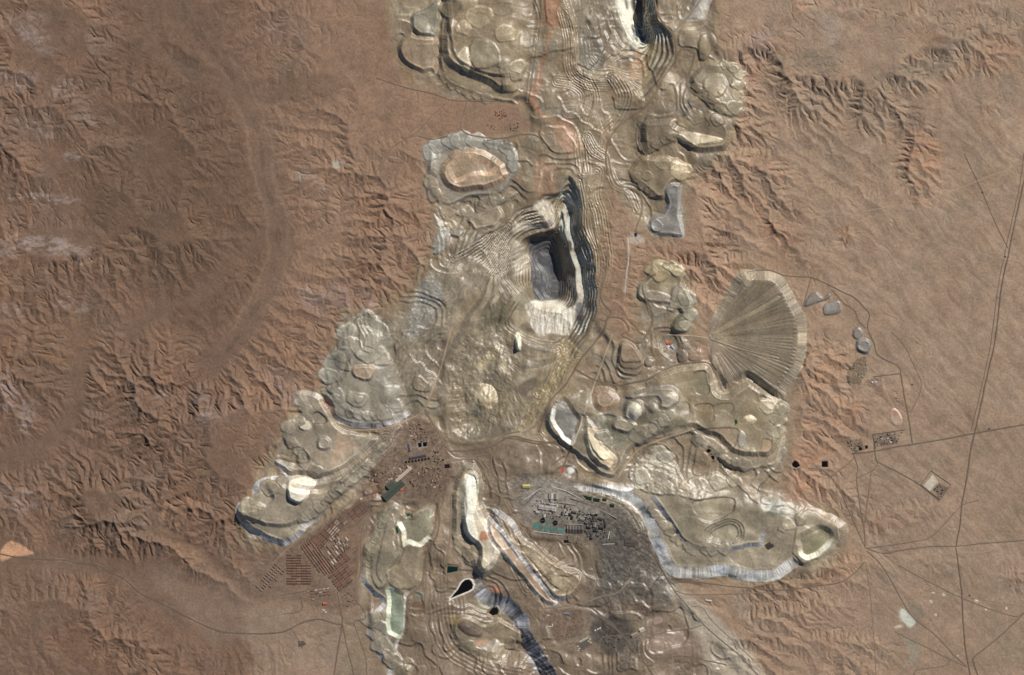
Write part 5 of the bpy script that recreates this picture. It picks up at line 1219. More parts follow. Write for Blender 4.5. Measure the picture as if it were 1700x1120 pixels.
# ------------------------------------------------------------------ earth material and meshes cut from the shared surface
def earth_material(name, bump=1.0, contrast=1.0, rough=.95, spec=.15):
    m = bpy.data.materials.new(name)
    m.use_nodes = True
    nt = m.node_tree
    nt.nodes.clear()
    N = nt.nodes.new; L = nt.links.new
    out = N("ShaderNodeOutputMaterial"); b = N("ShaderNodeBsdfPrincipled")
    b.inputs['Roughness'].default_value = rough
    b.inputs['Specular IOR Level'].default_value = spec
    at = N("ShaderNodeAttribute"); at.attribute_name = "soil"
    geo = N("ShaderNodeNewGeometry")
    fac = None
    for sc, amp, det in ((1 / 900.0, 0.22, 3), (1 / 160.0, 0.26, 4), (1 / 34.0, 0.34, 3)):
        n = N("ShaderNodeTexNoise"); n.inputs['Scale'].default_value = sc; n.inputs['Detail'].default_value = det
        L(geo.outputs['Position'], n.inputs['Vector'])
        mr = N("ShaderNodeMapRange"); mr.inputs['From Min'].default_value = 0.25; mr.inputs['From Max'].default_value = 0.75
        mr.inputs['To Min'].default_value = 1 - amp * contrast; mr.inputs['To Max'].default_value = 1 + amp * contrast
        L(n.outputs['Fac'], mr.inputs['Value'])
        if fac is None:
            fac = mr.outputs[0]
        else:
            mm = N("ShaderNodeMath"); mm.operation = 'MULTIPLY'
            L(fac, mm.inputs[0]); L(mr.outputs[0], mm.inputs[1]); fac = mm.outputs[0]
    mix = N("ShaderNodeVectorMath"); mix.operation = 'SCALE'
    L(at.outputs['Color'], mix.inputs[0]); L(fac, mix.inputs['Scale'])
    # weak hue drift: iron-red against grey
    hn = N("ShaderNodeTexNoise"); hn.inputs['Scale'].default_value = 1 / 420.0; hn.inputs['Detail'].default_value = 4
    L(geo.outputs['Position'], hn.inputs['Vector'])
    cr = N("ShaderNodeMix"); cr.data_type = 'RGBA'
    cr.inputs[6].default_value = (1.05, 0.985, 0.93, 1); cr.inputs[7].default_value = (0.955, 1.01, 1.06, 1)
    L(hn.outputs['Fac'], cr.inputs[0])
    mu = N("ShaderNodeVectorMath"); mu.operation = 'MULTIPLY'
    L(mix.outputs[0], mu.inputs[0]); L(cr.outputs[2], mu.inputs[1])
    L(mu.outputs[0], b.inputs['Base Color'])
    bn = N("ShaderNodeTexNoise"); bn.inputs['Scale'].default_value = 1 / 30.0; bn.inputs['Detail'].default_value = 5; bn.inputs['Roughness'].default_value = 0.6
    L(geo.outputs['Position'], bn.inputs['Vector'])
    bp = N("ShaderNodeBump"); bp.inputs['Strength'].default_value = 0.55 * bump; bp.inputs['Distance'].default_value = 9.0
    L(bn.outputs['Fac'], bp.inputs['Height']); L(bp.outputs[0], b.inputs['Normal'])
    L(b.outputs[0], out.inputs[0])
    return m
M_DESERT = earth_material("desert_soil", 0.8, 0.55)
M_SPOIL = earth_material("tipped_rock", 0.4, 0.6, 0.43, 0.75)

root_col = scene.collection
def tag(o, label=None, category=None, group=None, kind=None):
    if label: o["label"] = label
    if category: o["category"] = category
    if group: o["group"] = group
    if kind: o["kind"] = kind
    return o
def surf(x, y):
    return float(bil(S, np.array([(x - X0) / G]), np.array([(y - Y0) / G]))[0])
def wpos(x, y, dz=0.0):
    return ((x - CX) * PX, (CY - y) * PX, surf(x, y) + dz)
def empty(name, x, y):
    o = bpy.data.objects.new(name, None)
    o.location = wpos(x, y); o.empty_display_size = 50
    root_col.objects.link(o)
    return o

def build_surface():
    gyy, gxx = np.gradient(S, G * PX)
    nrm = np.stack([-gxx, gyy, np.ones_like(S)], -1)
    nrm /= np.linalg.norm(nrm, axis=-1, keepdims=True)
    vert = np.stack([(XX - CX) * PX, (CY - YY) * PX, S], -1).reshape(-1, 3).astype(np.float32)
    nrm = nrm.reshape(-1, 3).astype(np.float32)
    col = np.concatenate([np.clip(COL, 0.003, 0.85), np.ones((NY, NX, 1), np.float32)], -1).reshape(-1, 4).astype(np.float32)
    ii = np.arange(NY * NX).reshape(NY, NX)
    quads = np.stack([ii[:-1, :-1], ii[1:, :-1], ii[1:, 1:], ii[:-1, 1:]], -1).reshape(-1, 4)
    qo = OWN[:-1, :-1].reshape(-1)
    order = np.argsort(qo, kind='stable')
    so = qo[order]
    bounds = np.searchsorted(so, np.arange(len(PARTS) + 1))
    roots = {}
    for pid in range(len(PARTS)):
        q = quads[order[bounds[pid]:bounds[pid + 1]]]
        if len(q) < 6:
            continue
        used = np.zeros(NY * NX, bool)
        used[q.ravel()] = True
        ids = np.nonzero(used)[0]
        remap = np.zeros(NY * NX, np.int32)
        remap[ids] = np.arange(len(ids), dtype=np.int32)
        lq = remap[q].astype(np.int32)
        v = vert[ids].copy()
        if pid == 0:
            key, pname, loc = None, 'desert_ground', np.zeros(3, np.float32)
        else:
            key, pname = PARTS[pid]
            if key not in roots:
                t = THINGS[key]
                r = bpy.data.objects.new(NAMES.get(key, key), None)
                r.empty_display_size = 50
                r.location = (float(v[:, 0].mean()), float(v[:, 1].mean()), float(v[:, 2].min()))
                root_col.objects.link(r)
                tag(r, t['label'], t['category'], t['group'], t['kind'])
                roots[key] = r
            loc = np.array(roots[key].location, np.float32)
        v -= loc
        me = bpy.data.meshes.new(pname)
        me.vertices.add(len(v)); me.vertices.foreach_set('co', v.ravel())
        me.loops.add(lq.size); me.loops.foreach_set('vertex_index', lq.ravel())
        me.polygons.add(len(lq)); me.polygons.foreach_set('loop_start', np.arange(0, lq.size, 4, dtype=np.int32))
        me.polygons.foreach_set('use_smooth', np.ones(len(lq), bool))
        me.update(calc_edges=True)
        a = me.color_attributes.new("soil", 'FLOAT_COLOR', 'POINT')
        a.data.foreach_set('color', col[ids].ravel())
        me.normals_split_custom_set_from_vertices(nrm[ids])
        me.materials.append(M_DESERT if pid == 0 else M_SPOIL)
        o = bpy.data.objects.new(pname, me)
        root_col.objects.link(o)
        if pid == 0:
            tag(o, 'brown desert ground of ravines, washes and gravel plain', 'desert', kind='structure')
        else:
            o.parent = roots[key]
NAMES = {}
build_surface()

# ------------------------------------------------------------------ plain materials for built things
MATS = {}
def mat(c, rough=.8, metal=0.0, noise=.18, scale=.05):
    key = (tuple(c), rough, metal)
    if key in MATS:
        return MATS[key]
    m = bpy.data.materials.new("surface_%d" % len(MATS)); m.use_nodes = True
    nt = m.node_tree; b = nt.nodes['Principled BSDF']
    b.inputs['Roughness'].default_value = rough; b.inputs['Metallic'].default_value = metal
    n = nt.nodes.new("ShaderNodeTexNoise"); n.inputs['Scale'].default_value = scale; n.inputs['Detail'].default_value = 4
    g = nt.nodes.new("ShaderNodeNewGeometry"); nt.links.new(g.outputs['Position'], n.inputs['Vector'])
    mx = nt.nodes.new("ShaderNodeMix"); mx.data_type = 'RGBA'
    a = alb(*c)
    mx.inputs[6].default_value = (*[float(v) * (1 - noise) for v in a], 1); mx.inputs[7].default_value = (*[min(.85, float(v) * (1 + noise)) for v in a], 1)
    nt.links.new(n.outputs['Fac'], mx.inputs[0]); nt.links.new(mx.outputs[2], b.inputs['Base Color'])
    MATS[key] = m
    return m
def mesh_obj(name, verts, faces, mats, parent=None, fm=None, loc=None):
    me = bpy.data.meshes.new(name); me.from_pydata(verts, [], faces)
    for m in (mats if isinstance(mats, (list, tuple)) else [mats]):
        me.materials.append(m)
    if fm:
        me.polygons.foreach_set('material_index', fm)
    me.update()
    o = bpy.data.objects.new(name, me)
    root_col.objects.link(o)
    if parent: o.parent = parent
    if loc: o.location = loc
    return o

# roads
for (name, P, wpx, c, label) in ROADS:
    tan = np.gradient(P, axis=0); tan /= (np.linalg.norm(tan, axis=1, keepdims=True) + 1e-9)
    nor = np.stack([-tan[:, 1], tan[:, 0]], -1)
    vs_, fs = [], []
    wv_ = (1 + .35 * vnoise(np.arange(len(P)) * 2.0 + len(label) * 7, np.zeros(len(P)), 11, 133))[:, None]
    cols = [P + nor * (k * wpx / 2 * wv_) for k in (-1, 0, 1)]
    zz = [bil(S, (q[:, 0] - X0) / G, (q[:, 1] - Y0) / G) for q in cols]
    ztop = np.maximum(np.maximum(zz[0], zz[1]), zz[2])
    for i in range(len(P)):
        for k in range(3):
            z = zz[k][i] * .5 + ztop[i] * .5 + 2.6
            vs_.append(((cols[k][i, 0] - CX) * PX, (CY - cols[k][i, 1]) * PX, float(z)))
    for i in range(len(P) - 1):
        for k in range(2):
            a = i * 3 + k
            fs.append((a, a + 1, a + 4, a + 3))
    ok = (P[:, 0] > X0 + 2) & (P[:, 0] < X1 - 2) & (P[:, 1] > Y0 + 2) & (P[:, 1] < Y1 - 2)
    fs = [f for j, f in enumerate(fs) if ok[j // 2] and ok[min(j // 2 + 1, len(P) - 1)]]
    o = mesh_obj(name, vs_, fs, mat(c, .9, 0, .14, .02))
    tag(o, label, name.replace('_', ' '), kind='structure')

# ponds
for (pts, z, c, label, rough, group, cat, name) in PONDS:
    cx = sum(p[0] for p in pts) / len(pts); cy = sum(p[1] for p in pts) / len(pts)
    n = len(pts)
    loc = ((cx - CX) * PX, (CY - cy) * PX, z)
    v = [((p[0] - cx) * PX, (cy - p[1]) * PX, 0.0) for p in pts] + [((p[0] - cx) * PX * .8, (cy - p[1]) * PX * .8, -6.0) for p in pts]
    f = [tuple(range(n))[::-1]] + [(i, (i + 1) % n, n + (i + 1) % n, n + i) for i in range(n)]
    o = mesh_obj(name, v, f, mat(c, .25, 0, .1, .01), loc=loc)
    tag(o, label, cat, group)

# ------------------------------------------------------------------ buildings, tanks and town
rnd = random.Random(11)
def flat_base(pts):
    return min(surf(x, y) for x, y in pts) - 1.5
def box_mesh(pts, z0, z1, cx, cy):
    n = len(pts)
    v = [((p[0] - cx) * PX, (cy - p[1]) * PX, z0) for p in pts] + [((p[0] - cx) * PX, (cy - p[1]) * PX, z1) for p in pts]
    f = [tuple(range(n, 2 * n))] + [(i, n + i, n + (i + 1) % n, (i + 1) % n) for i in range(n)]
    return v, f
def ccw(pts):
    a = sum(pts[i][0] * pts[(i + 1) % len(pts)][1] - pts[(i + 1) % len(pts)][0] * pts[i][1] for i in range(len(pts)))
    return pts if a < 0 else pts[::-1]          # clockwise on the grid is counter-clockwise in the world
def gable_mesh(L, W, H, R):
    """a gabled hall along x: walls and roof separately"""
    l, w = L / 2, W / 2
    wv = [(-l, -w, 0), (l, -w, 0), (l, w, 0), (-l, w, 0), (-l, -w, H), (l, -w, H), (l, w, H), (-l, w, H), (-l, 0, H + R), (l, 0, H + R)]
    wf = [(0, 1, 5, 4), (2, 3, 7, 6), (1, 2, 6, 9, 5), (3, 0, 4, 8, 7)]
    e = 0.8
    rv = [(-l - e, -w - e, H - .3), (l + e, -w - e, H - .3), (l + e, 0, H + R + .5), (-l - e, 0, H + R + .5), (l + e, w + e, H - .3), (-l - e, w + e, H - .3)]
    rf = [(0, 1, 2, 3), (3, 2, 4, 5)]
    return wv, wf, rv, rf
PROTO = {}
def hall(name, x, y, L, W, ang, H, roof, wall, label, cat, group=None, parts=True, ridge=None, base=None):
    """L, W in grid units; ang in degrees clockwise on the grid; halls of one kind share their meshes"""
    Lm, Wm = round(L * PX, 1), round(W * PX, 1)
    Rm = (Wm * .22 if ridge is None else ridge)
    key = (Lm, Wm, H, Rm, tuple(roof), tuple(wall), parts)
    z = (min(surf(x + dx, y + dy) for dx in (-L / 3, L / 3) for dy in (-W / 3, W / 3)) if base is None else base) - 1.0
    loc = ((x - CX) * PX, (CY - y) * PX, z)
    rot = (0, 0, -math.radians(ang))
    if key not in PROTO:
        wv, wf, rv, rf = gable_mesh(Lm, Wm, H, Rm)
        if parts:
            mw = bpy.data.meshes.new('wall'); mw.from_pydata(wv, [], wf); mw.materials.append(mat(wall))
            mr = bpy.data.meshes.new('roof'); mr.from_pydata(rv, [], rf); mr.materials.append(mat(roof))
            PROTO[key] = (mw, mr)
        else:
            n = len(wv)
            mw = bpy.data.meshes.new(name); mw.from_pydata(wv + rv, [], wf + [tuple(i + n for i in f) for f in rf])
            mw.materials.append(mat(wall)); mw.materials.append(mat(roof))
            mw.polygons.foreach_set('material_index', [0] * len(wf) + [1] * len(rf))
            PROTO[key] = (mw,)
    ms = PROTO[key]
    if parts:
        o = bpy.data.objects.new(name, None); o.empty_display_size = 20
        root_col.objects.link(o)
        for nm, me in zip(('wall', 'roof'), ms):
            c = bpy.data.objects.new(nm, me); root_col.objects.link(c); c.parent = o
            if nm == 'roof':                                  # raised ridge ventilator, and a gate in the long wall
                kv = ('vent', Lm, H, Rm)
                if kv not in PROTO:
                    a_, b_, z0_, z1_ = Lm * .42, max(1.2, Wm * .06), H + Rm - .5, H + Rm + 2.2
                    vm = bpy.data.meshes.new('ridge_vent')
                    vm.from_pydata([(-a_, -b_, z0_), (a_, -b_, z0_), (a_, b_, z0_), (-a_, b_, z0_), (-a_, -b_, z1_), (a_, -b_, z1_), (a_, b_, z1_), (-a_, b_, z1_)], [], [(4, 5, 6, 7), (0, 1, 5, 4), (1, 2, 6, 5), (2, 3, 7, 6), (3, 0, 4, 7)])
                    vm.materials.append(mat(tuple(int(q * .82) for q in roof)))
                    PROTO[kv] = vm
                g_ = bpy.data.objects.new('ridge_vent', PROTO[kv]); root_col.objects.link(g_); g_.parent = c
            else:
                kd = ('gate', Lm, Wm, H)
                if kd not in PROTO:
                    q_ = min(4.0, Lm * .12)
                    gm = bpy.data.meshes.new('gate')
                    gm.from_pydata([(-q_, -Wm / 2 - .4, 0), (q_, -Wm / 2 - .4, 0), (q_, -Wm / 2 - .4, H * .6), (-q_, -Wm / 2 - .4, H * .6), (-q_, -Wm / 2 + .3, H * .6), (q_, -Wm / 2 + .3, H * .6)], [], [(0, 1, 2, 3), (3, 2, 5, 4)])
                    gm.materials.append(mat((96, 88, 80)))
                    PROTO[kd] = gm
                g_ = bpy.data.objects.new('gate', PROTO[kd]); root_col.objects.link(g_); g_.parent = c
    else:
        o = bpy.data.objects.new(name, ms[0]); root_col.objects.link(o)
    o.location = loc; o.rotation_euler = rot
    tag(o, label, cat, group)
    return o
def hall4(name, s_, H, roof, wall, label, cat, group=None, ridge=None):
    """a hall given by its four corners"""
    p = np.array(T(s_))
    c = p.mean(0)
    e1, e2 = p[1] - p[0], p[2] - p[1]
    if np.hypot(*e1) < np.hypot(*e2):
        e1, e2 = e2, e1
    return hall(name, c[0], c[1], float(np.hypot(*e1)), float(np.hypot(*e2)), math.degrees(math.atan2(e1[1], e1[0])), H, roof, wall, label, cat, group, ridge=ridge)

# the town: rows of workers' houses, one object per row
TOWN = []
def block(s_, ang, L, W, gl, gw, roofs, label, group, skip=.06, H=5.0):
    pts = T(s_)
    a = math.radians(ang); ux, uy = math.cos(a), math.sin(a)
    cx = sum(p[0] for p in pts) / len(pts); cy = sum(p[1] for p in pts) / len(pts)
    for i in range(-16, 17):
        for j in range(-24, 25):
            u, v = i * (L + gl), j * (W + gw)
            x, y = cx + u * ux - v * uy, cy + u * uy + v * ux
            if not bool(inside(np.array([x]), np.array([y]), pts)[0]) or rnd.random() < skip:
                continue
            TOWN.append([x, y, L, W, ang + rnd.uniform(-1, 1), rnd.choice(roofs), label, group, H, i, j])
RED = [(116, 85, 69), (107, 80, 65), (124, 93, 76), (98, 78, 66)]
MIX = [(118, 90, 74), (106, 87, 75), (150, 130, 114), (94, 79, 69), (172, 156, 142)]
GT = 'row houses of the mining town'
block('D2 222,350 300,350 300,400 362,410 362,548 222,548', 0, 7.2, 3.2, 1.0, 1.1, RED, 'red-roofed house in the square town grid', GT)
block('D2 300,290 365,240 440,330 530,450 455,495', 54, 8.4, 3.2, 1.1, 1.1, RED, 'brown-roofed house in the diagonal west quarter', GT)
block('D2 490,490 560,335 600,340 650,515 555,592', -38, 8.6, 3.3, 1.1, 1.1, RED, 'red-roofed house in the lower diagonal quarter', GT)
block('D2 440,200 560,80 600,160 480,260', -48, 8, 3.0, 1.1, 1.2, MIX, 'house in the quarter under the dump foot', GT)
block('D2 600,75 690,18 745,60 655,140', -38, 8.5, 2.6, 1.2, 1.2, RED, 'long red-roofed house in the detached block', GT, .05)
block('D2 430,300 555,205 640,290 510,410', 52, 6.5, 3.6, 1.6, 1.8, MIX, 'house in the civic middle of town', GT, .3)
block('D2 10,540 150,410 215,475 70,600', 40, 6, 2.8, 1.8, 2.0, [(112, 94, 80), (126, 106, 92), (104, 88, 76)], 'dark house at the south-west town edge', GT, .25)
block('D2 365,250 520,120 560,200 420,320', -48, 8, 3.0, 1.1, 1.2, RED, 'brown house in the dense north-west quarter', GT)
block('D2 500,300 560,240 640,300 580,340', 52, 6, 2.8, 1.3, 1.6, MIX, 'house in the small east quarter', GT)
block('D2 345,575 500,555 510,600 375,640', -8, 4.5, 2.2, 2.2, 2.6, MIX + [(190, 172, 156)], 'pale house in the bottom town strip', GT, .2)
def ordinal(n):
    w = ['first', 'second', 'third', 'fourth', 'fifth', 'sixth', 'seventh', 'eighth', 'ninth', 'tenth', 'eleventh', 'twelfth', 'thirteenth', 'fourteenth', 'fifteenth', 'sixteenth', 'seventeenth', 'eighteenth', 'nineteenth', 'twentieth']
    return w[n] if n < 20 else '%d%s' % (n + 1, {1: 'st', 2: 'nd', 3: 'rd'}.get((n + 1) % 10, 'th') if (n + 1) // 10 != 1 else 'th')
for lab in sorted(set(t[6] for t in TOWN)):
    g_ = [t for t in TOWN if t[6] == lab]
    js = sorted(set(t[10] for t in g_))
    for t in g_:
        row = sorted([q for q in g_ if q[10] == t[10]], key=lambda q: q[9])
        t[6] = lab + ', row %s, house %s' % (ordinal(js.index(t[10])), ordinal(row.index(t)))
for (x, y, L, W, ang, roof, label, group, H, i_, j_) in TOWN:
    hall('row_house', x, y, L, W, ang, H, roof, (176, 156, 138), label, 'house', group, parts=False)

# mine works west of the pit road
hall4('concentrator_hall', 'E3 1185,855 1225,895 1370,765 1330,722', 26, (70, 78, 68), (110, 106, 96), 'largest dark green industrial hall, on the slanting works terrace', 'factory hall')
hall4('annex_hall', 'E3 1212,775 1245,805 1295,760 1262,730', 20, (78, 84, 74), (110, 106, 96), 'dark green annex on the north-west side of the large hall', 'factory hall')
hall4('conveyor_gallery', 'E3 1286,732 1304,748 1424,640 1406,624', 14, (192, 178, 156), (160, 150, 136), 'long pale slanting gallery running up from the dark hall', 'conveyor gallery')
hall4('machine_shop', 'E3 1400,548 1404,570 1530,545 1526,522', 14, (92, 86, 92), (120, 112, 106), 'long purple-grey machine hall beside the black basins', 'factory hall')
hall4('store_shed', 'E3 1384,452 1394,506 1418,502 1408,446', 12, (112, 106, 108), (120, 112, 106), 'upright grey shed above the purple-grey hall', 'shed')
hall4('timber_shed', 'E3 1100,770 1106,784 1170,764 1164,750', 9, (164, 122, 88), (150, 130, 110), 'orange-brown shed, upper of the two by the large hall', 'shed')
hall4('timber_shed', 'E3 1095,832 1110,852 1160,820 1146,802', 10, (138, 96, 68), (140, 118, 98), 'brown shed with shadowed corner, lower of the two by the large hall', 'shed')
hall4('yellow_hall', 'E8 165,262 165,300 240,300 240,262', 16, (190, 176, 108), (170, 158, 112), 'single yellow-roofed hall west of the smelter', 'factory hall')
for i in range(8):
    x, y = T('E3 %d,%d' % (1375 + i * 25, 590 - i * 4))[0]
    hall('black_roof_shed', x, y, 2.6, 3.4, -8, 9, (26, 24, 26), (110, 100, 92), ordinal(i) + ' black-roofed shed from the west below the purple-grey hall', 'shed', 'black-roofed shed row')
def scatter(s_, n, angs, roofs, label, cat, group, smin=1.6, smax=4.5, H=(5, 12), name='shed'):
    pts = T(s_)
    xs = [p[0] for p in pts]; ys = [p[1] for p in pts]
    put = []
    made = []
    tries = 0
    while len(put) < n and tries < n * 60:
        tries += 1
        x, y = rnd.uniform(min(xs), max(xs)), rnd.uniform(min(ys), max(ys))
        if not bool(inside(np.array([x]), np.array([y]), pts)[0]):
            continue
        L = rnd.choice([smin, (smin + smax) / 2, smax]); W = rnd.choice([.5, .7]) * L
        if any(math.hypot(x - a, y - b) < (L + c) * .6 for a, b, c in put):
            continue
        put.append((x, y, L))
        rf_ = rnd.choice(roofs)
        made.append((x, rf_, hall(name, x, y, round(L, 1), round(W, 1), rnd.choice(angs) + rnd.choice([0, 90]), rnd.choice(H), rf_, (140, 126, 112), label, cat, group, parts=False)))
    def tone(c):
        l_ = sum(c) / 3
        return 'black' if l_ < 52 else 'dark' if l_ < 82 else 'brown' if l_ < 118 and c[0] > c[2] + 18 else 'grey' if l_ < 135 else 'pale'
    for tn_ in set(tone(c) for _, c, _ in made):
        row = sorted([m_ for m_ in made if tone(m_[1]) == tn_], key=lambda m_: m_[0])
        for k_, (_, _, o_) in enumerate(row):
            if len(row) > 1:
                o_['label'] = '%s, %s %s' % (label, ordinal(k_), tn_)
            else:
                o_['label'] = '%s, only %s' % (label, tn_)
scatter('E3 1090,700 1250,640 1370,600 1420,640 1280,740 1180,760 1110,790', 48, [-35], MIX + [(96, 82, 72)], 'small workshop roof north of the large dark hall', 'workshop', 'workshops of the works terrace', name='workshop')
scatter('E3 1380,400 1420,290 1500,300 1540,400 1560,440 1450,430', 46, [15], MIX + [(150, 108, 90)], 'small roof in the triangular camp below the pit road', 'workshop', 'roofs of the triangular camp', name='workshop')
scatter('E3 1420,660 1560,620 1650,640 1640,780 1450,830 1400,760', 40, [-20, 10], MIX + [(96, 82, 72)], 'small roof in the yard east of the large hall', 'workshop', 'roofs of the eastern yard', name='workshop')
scatter('E3 1560,480 1640,520 1680,600 1600,590', 12, [30], [(26, 24, 24), (40, 36, 34), (110, 96, 84)], 'black-roofed bin near the pit road corner', 'bin', 'bins by the pit road', name='ore_bin', smin=1.6, smax=3)

# thickener tanks
def tank(x, y, r, water, label, group='thickener tanks of the smelter', wall=(150, 146, 140), H=7, bridge=True, cat='tank', name='thickener_tank'):
    z = min(surf(x + r * .7 * c, y + r * .7 * s) for c, s in ((1, 0), (-1, 0), (0, 1), (0, -1))) - 1
    o = bpy.data.objects.new(name, None); root_col.objects.link(o)
    o.location = ((x - CX) * PX, (CY - y) * PX, z); o.empty_display_size = 20
    n = 28; R_ = r * PX
    c = [(math.cos(2 * math.pi * i / n), math.sin(2 * math.pi * i / n)) for i in range(n)]
    v = [(R_ * a, R_ * b, 0) for a, b in c] + [(R_ * a, R_ * b, H) for a, b in c] + [((R_ - 2) * a, (R_ - 2) * b, H) for a, b in c] + [((R_ - 2) * a, (R_ - 2) * b, H - 2.2) for a, b in c]
    f = [(k * n + i, k * n + (i + 1) % n, (k + 1) * n + (i + 1) % n, (k + 1) * n + i) for k in range(3) for i in range(n)]
    mesh_obj('wall', v, f, mat(wall), o)
    v = [((R_ - 1.9) * a, (R_ - 1.9) * b, H - 1.5) for a, b in c] + [(0, 0, H - 1.5)]
    mesh_obj('water', v, [(i, (i + 1) % n, n) for i in range(n)], mat(water, .3, 0, .12, .02), o)
    if bridge:
        w = 1.2
        mesh_obj('bridge', [(-R_, -w, H + .6), (R_, -w, H + .6), (R_, w, H + .6), (-R_, w, H + .6), (-R_, -w, H - .1), (R_, -w, H - .1), (R_, w, H - .1), (-R_, w, H - .1)],
                 [(0, 1, 2, 3), (4, 5, 1, 0), (6, 7, 3, 2)], mat((120, 116, 110)), o)
        v = [(4 * math.cos(k * math.pi / 4), 4 * math.sin(k * math.pi / 4), zz) for zz in (0, H + 1.6) for k in range(8)]
        mesh_obj('pier', v, [tuple(range(8, 16))] + [(k, (k + 1) % 8, 8 + (k + 1) % 8, 8 + k) for k in range(8)], mat((110, 106, 100)), o)
    tag(o, label, cat, group)
TEAL = (72, 128, 118)
for (tx, ty, tr, tc, tl) in ((365, 622, 28, (24, 24, 24), 'black round thickener, western of the two dark ones'), (490, 645, 28, (26, 26, 26), 'black round thickener, eastern of the two dark ones'),
        (290, 670, 30, (66, 134, 120), 'brightest teal round thickener at the west end of the row'), (350, 692, 26, (70, 118, 106), 'teal thickener, second from the west end of the row'),
        (411, 700, 28, (82, 128, 118), 'teal thickener in the middle of the row'), (472, 714, 27, (76, 120, 112), 'teal thickener, second from the east end of the row'),
        (545, 727, 32, (92, 128, 122), 'largest grey-teal thickener at the east end of the row'), (427, 636, 23, (92, 124, 116), 'small teal thickener between the two black ones'), (552, 656, 22, (104, 100, 94), 'drained grey thickener beside the eastern black one')):
    x, y = T('E8 %d,%d' % (tx, ty))[0]
    tank(x, y, tr / 5.989, tc, tl)
x, y = T('E3 1335,796')[0]
tank(x, y, 3.2, (226, 104, 66), 'bright orange round tank at the corner of the large hall', None, (206, 96, 64), 14, False, name='storage_tank')
x, y = T('E8 558,122')[0]
tank(x, y, 3.8, (196, 86, 80), 'round red tank at the end of the dark conveyor', None, (190, 90, 84), 16, False, name='storage_tank')

# smelter and its yards
GS = 'halls of the smelter'
hall4('crusher_hall', 'E8 425,350 425,406 470,408 472,352', 18, (176, 170, 162), (150, 146, 140), 'pale upright hall, western of the two at the head of the smelter', 'factory hall', GS)
hall4('crusher_hall', 'E8 482,354 480,410 516,412 520,356', 18, (150, 146, 140), (150, 146, 140), 'grey upright hall, eastern of the two at the head of the smelter', 'factory hall', GS)
for i in range(7):
    x, y = T('E8 %d,%d' % (335 + i * 26, 484 + i * 4))[0]
    hall('mill_bay', x, y, 4.0, 7.4, 8, 18, (178, 172, 164) if i % 2 else (160, 155, 148), (150, 146, 140), ordinal(i) + ' pale roof bay from the west of the long mill', 'mill', 'bays of the long mill building', parts=True, ridge=4)
for i in range(6):
    x, y = T('E8 %d,%d' % (612 + i * 15, 706 + i))[0]
    hall('tankhouse_bay', x, y, 2.0, 11.5, 0, 12, (74, 68, 62) if i % 2 else (120, 112, 104), (110, 104, 98), ordinal(i) + ' roof strip from the west on the slatted tankhouse', 'factory hall', 'strips of the slatted tankhouse')
for i in range(5):
    x, y = T('E8 %d,%d' % (700 + i * 15, 712))[0]
    hall('tankhouse_bay', x, y, 2.0, 10.5, 0, 12, (66, 60, 56) if i % 2 else (104, 96, 90), (110, 104, 98), ordinal(i) + ' roof strip from the west on the smaller eastern tankhouse', 'factory hall', 'strips of the eastern tankhouse')
hall4('brown_shed', 'E8 1182,812 1176,870 1286,884 1292,826', 13, (78, 70, 60), (110, 100, 90), 'broad dark brown shed in the slag yard', 'shed', ridge=3)
scatter('E8 560,470 900,560 1000,600 1010,700 880,800 800,780 780,640 620,600', 64, [8, 12], [(58, 54, 52), (44, 42, 42), (90, 84, 78), (124, 118, 110)], 'soot-dark roof in the core of the smelter', 'smelter building', 'soot-dark smelter roofs', 2, 7.5, (10, 22), 'smelter_building')
scatter('E8 240,400 560,430 640,560 480,600 300,560', 36, [8], [(170, 164, 156), (140, 134, 126), (188, 182, 174), (86, 80, 76)], 'dusty pale roof at the head of the smelter', 'smelter building', 'dusty pale smelter roofs', 1.8, 5, (8, 18), 'smelter_building')
scatter('E8 600,770 800,800 800,900 640,880', 14, [8], [(60, 56, 52), (120, 112, 104), (150, 140, 130)], 'small roof in the yard south of the thickeners', 'shed', 'sheds south of the thickeners', 1.5, 4, (5, 10), 'yard_shed')
scatter('E8 920,720 1030,730 1060,850 960,850', 16, [8], [(74, 68, 64), (110, 102, 96), (150, 142, 134)], 'small roof on the eastern side of the smelter', 'shed', 'sheds east of the smelter', 1.5, 4.5, (6, 12), 'yard_shed')
scatter('E8 930,330 1180,400 1170,430 1060,400 940,350', 5, [18], [(214, 210, 202)], 'white roof strip in the row under the slope', 'shed', 'white sheds under the slope', 4, 9, (6,), 'white_shed')
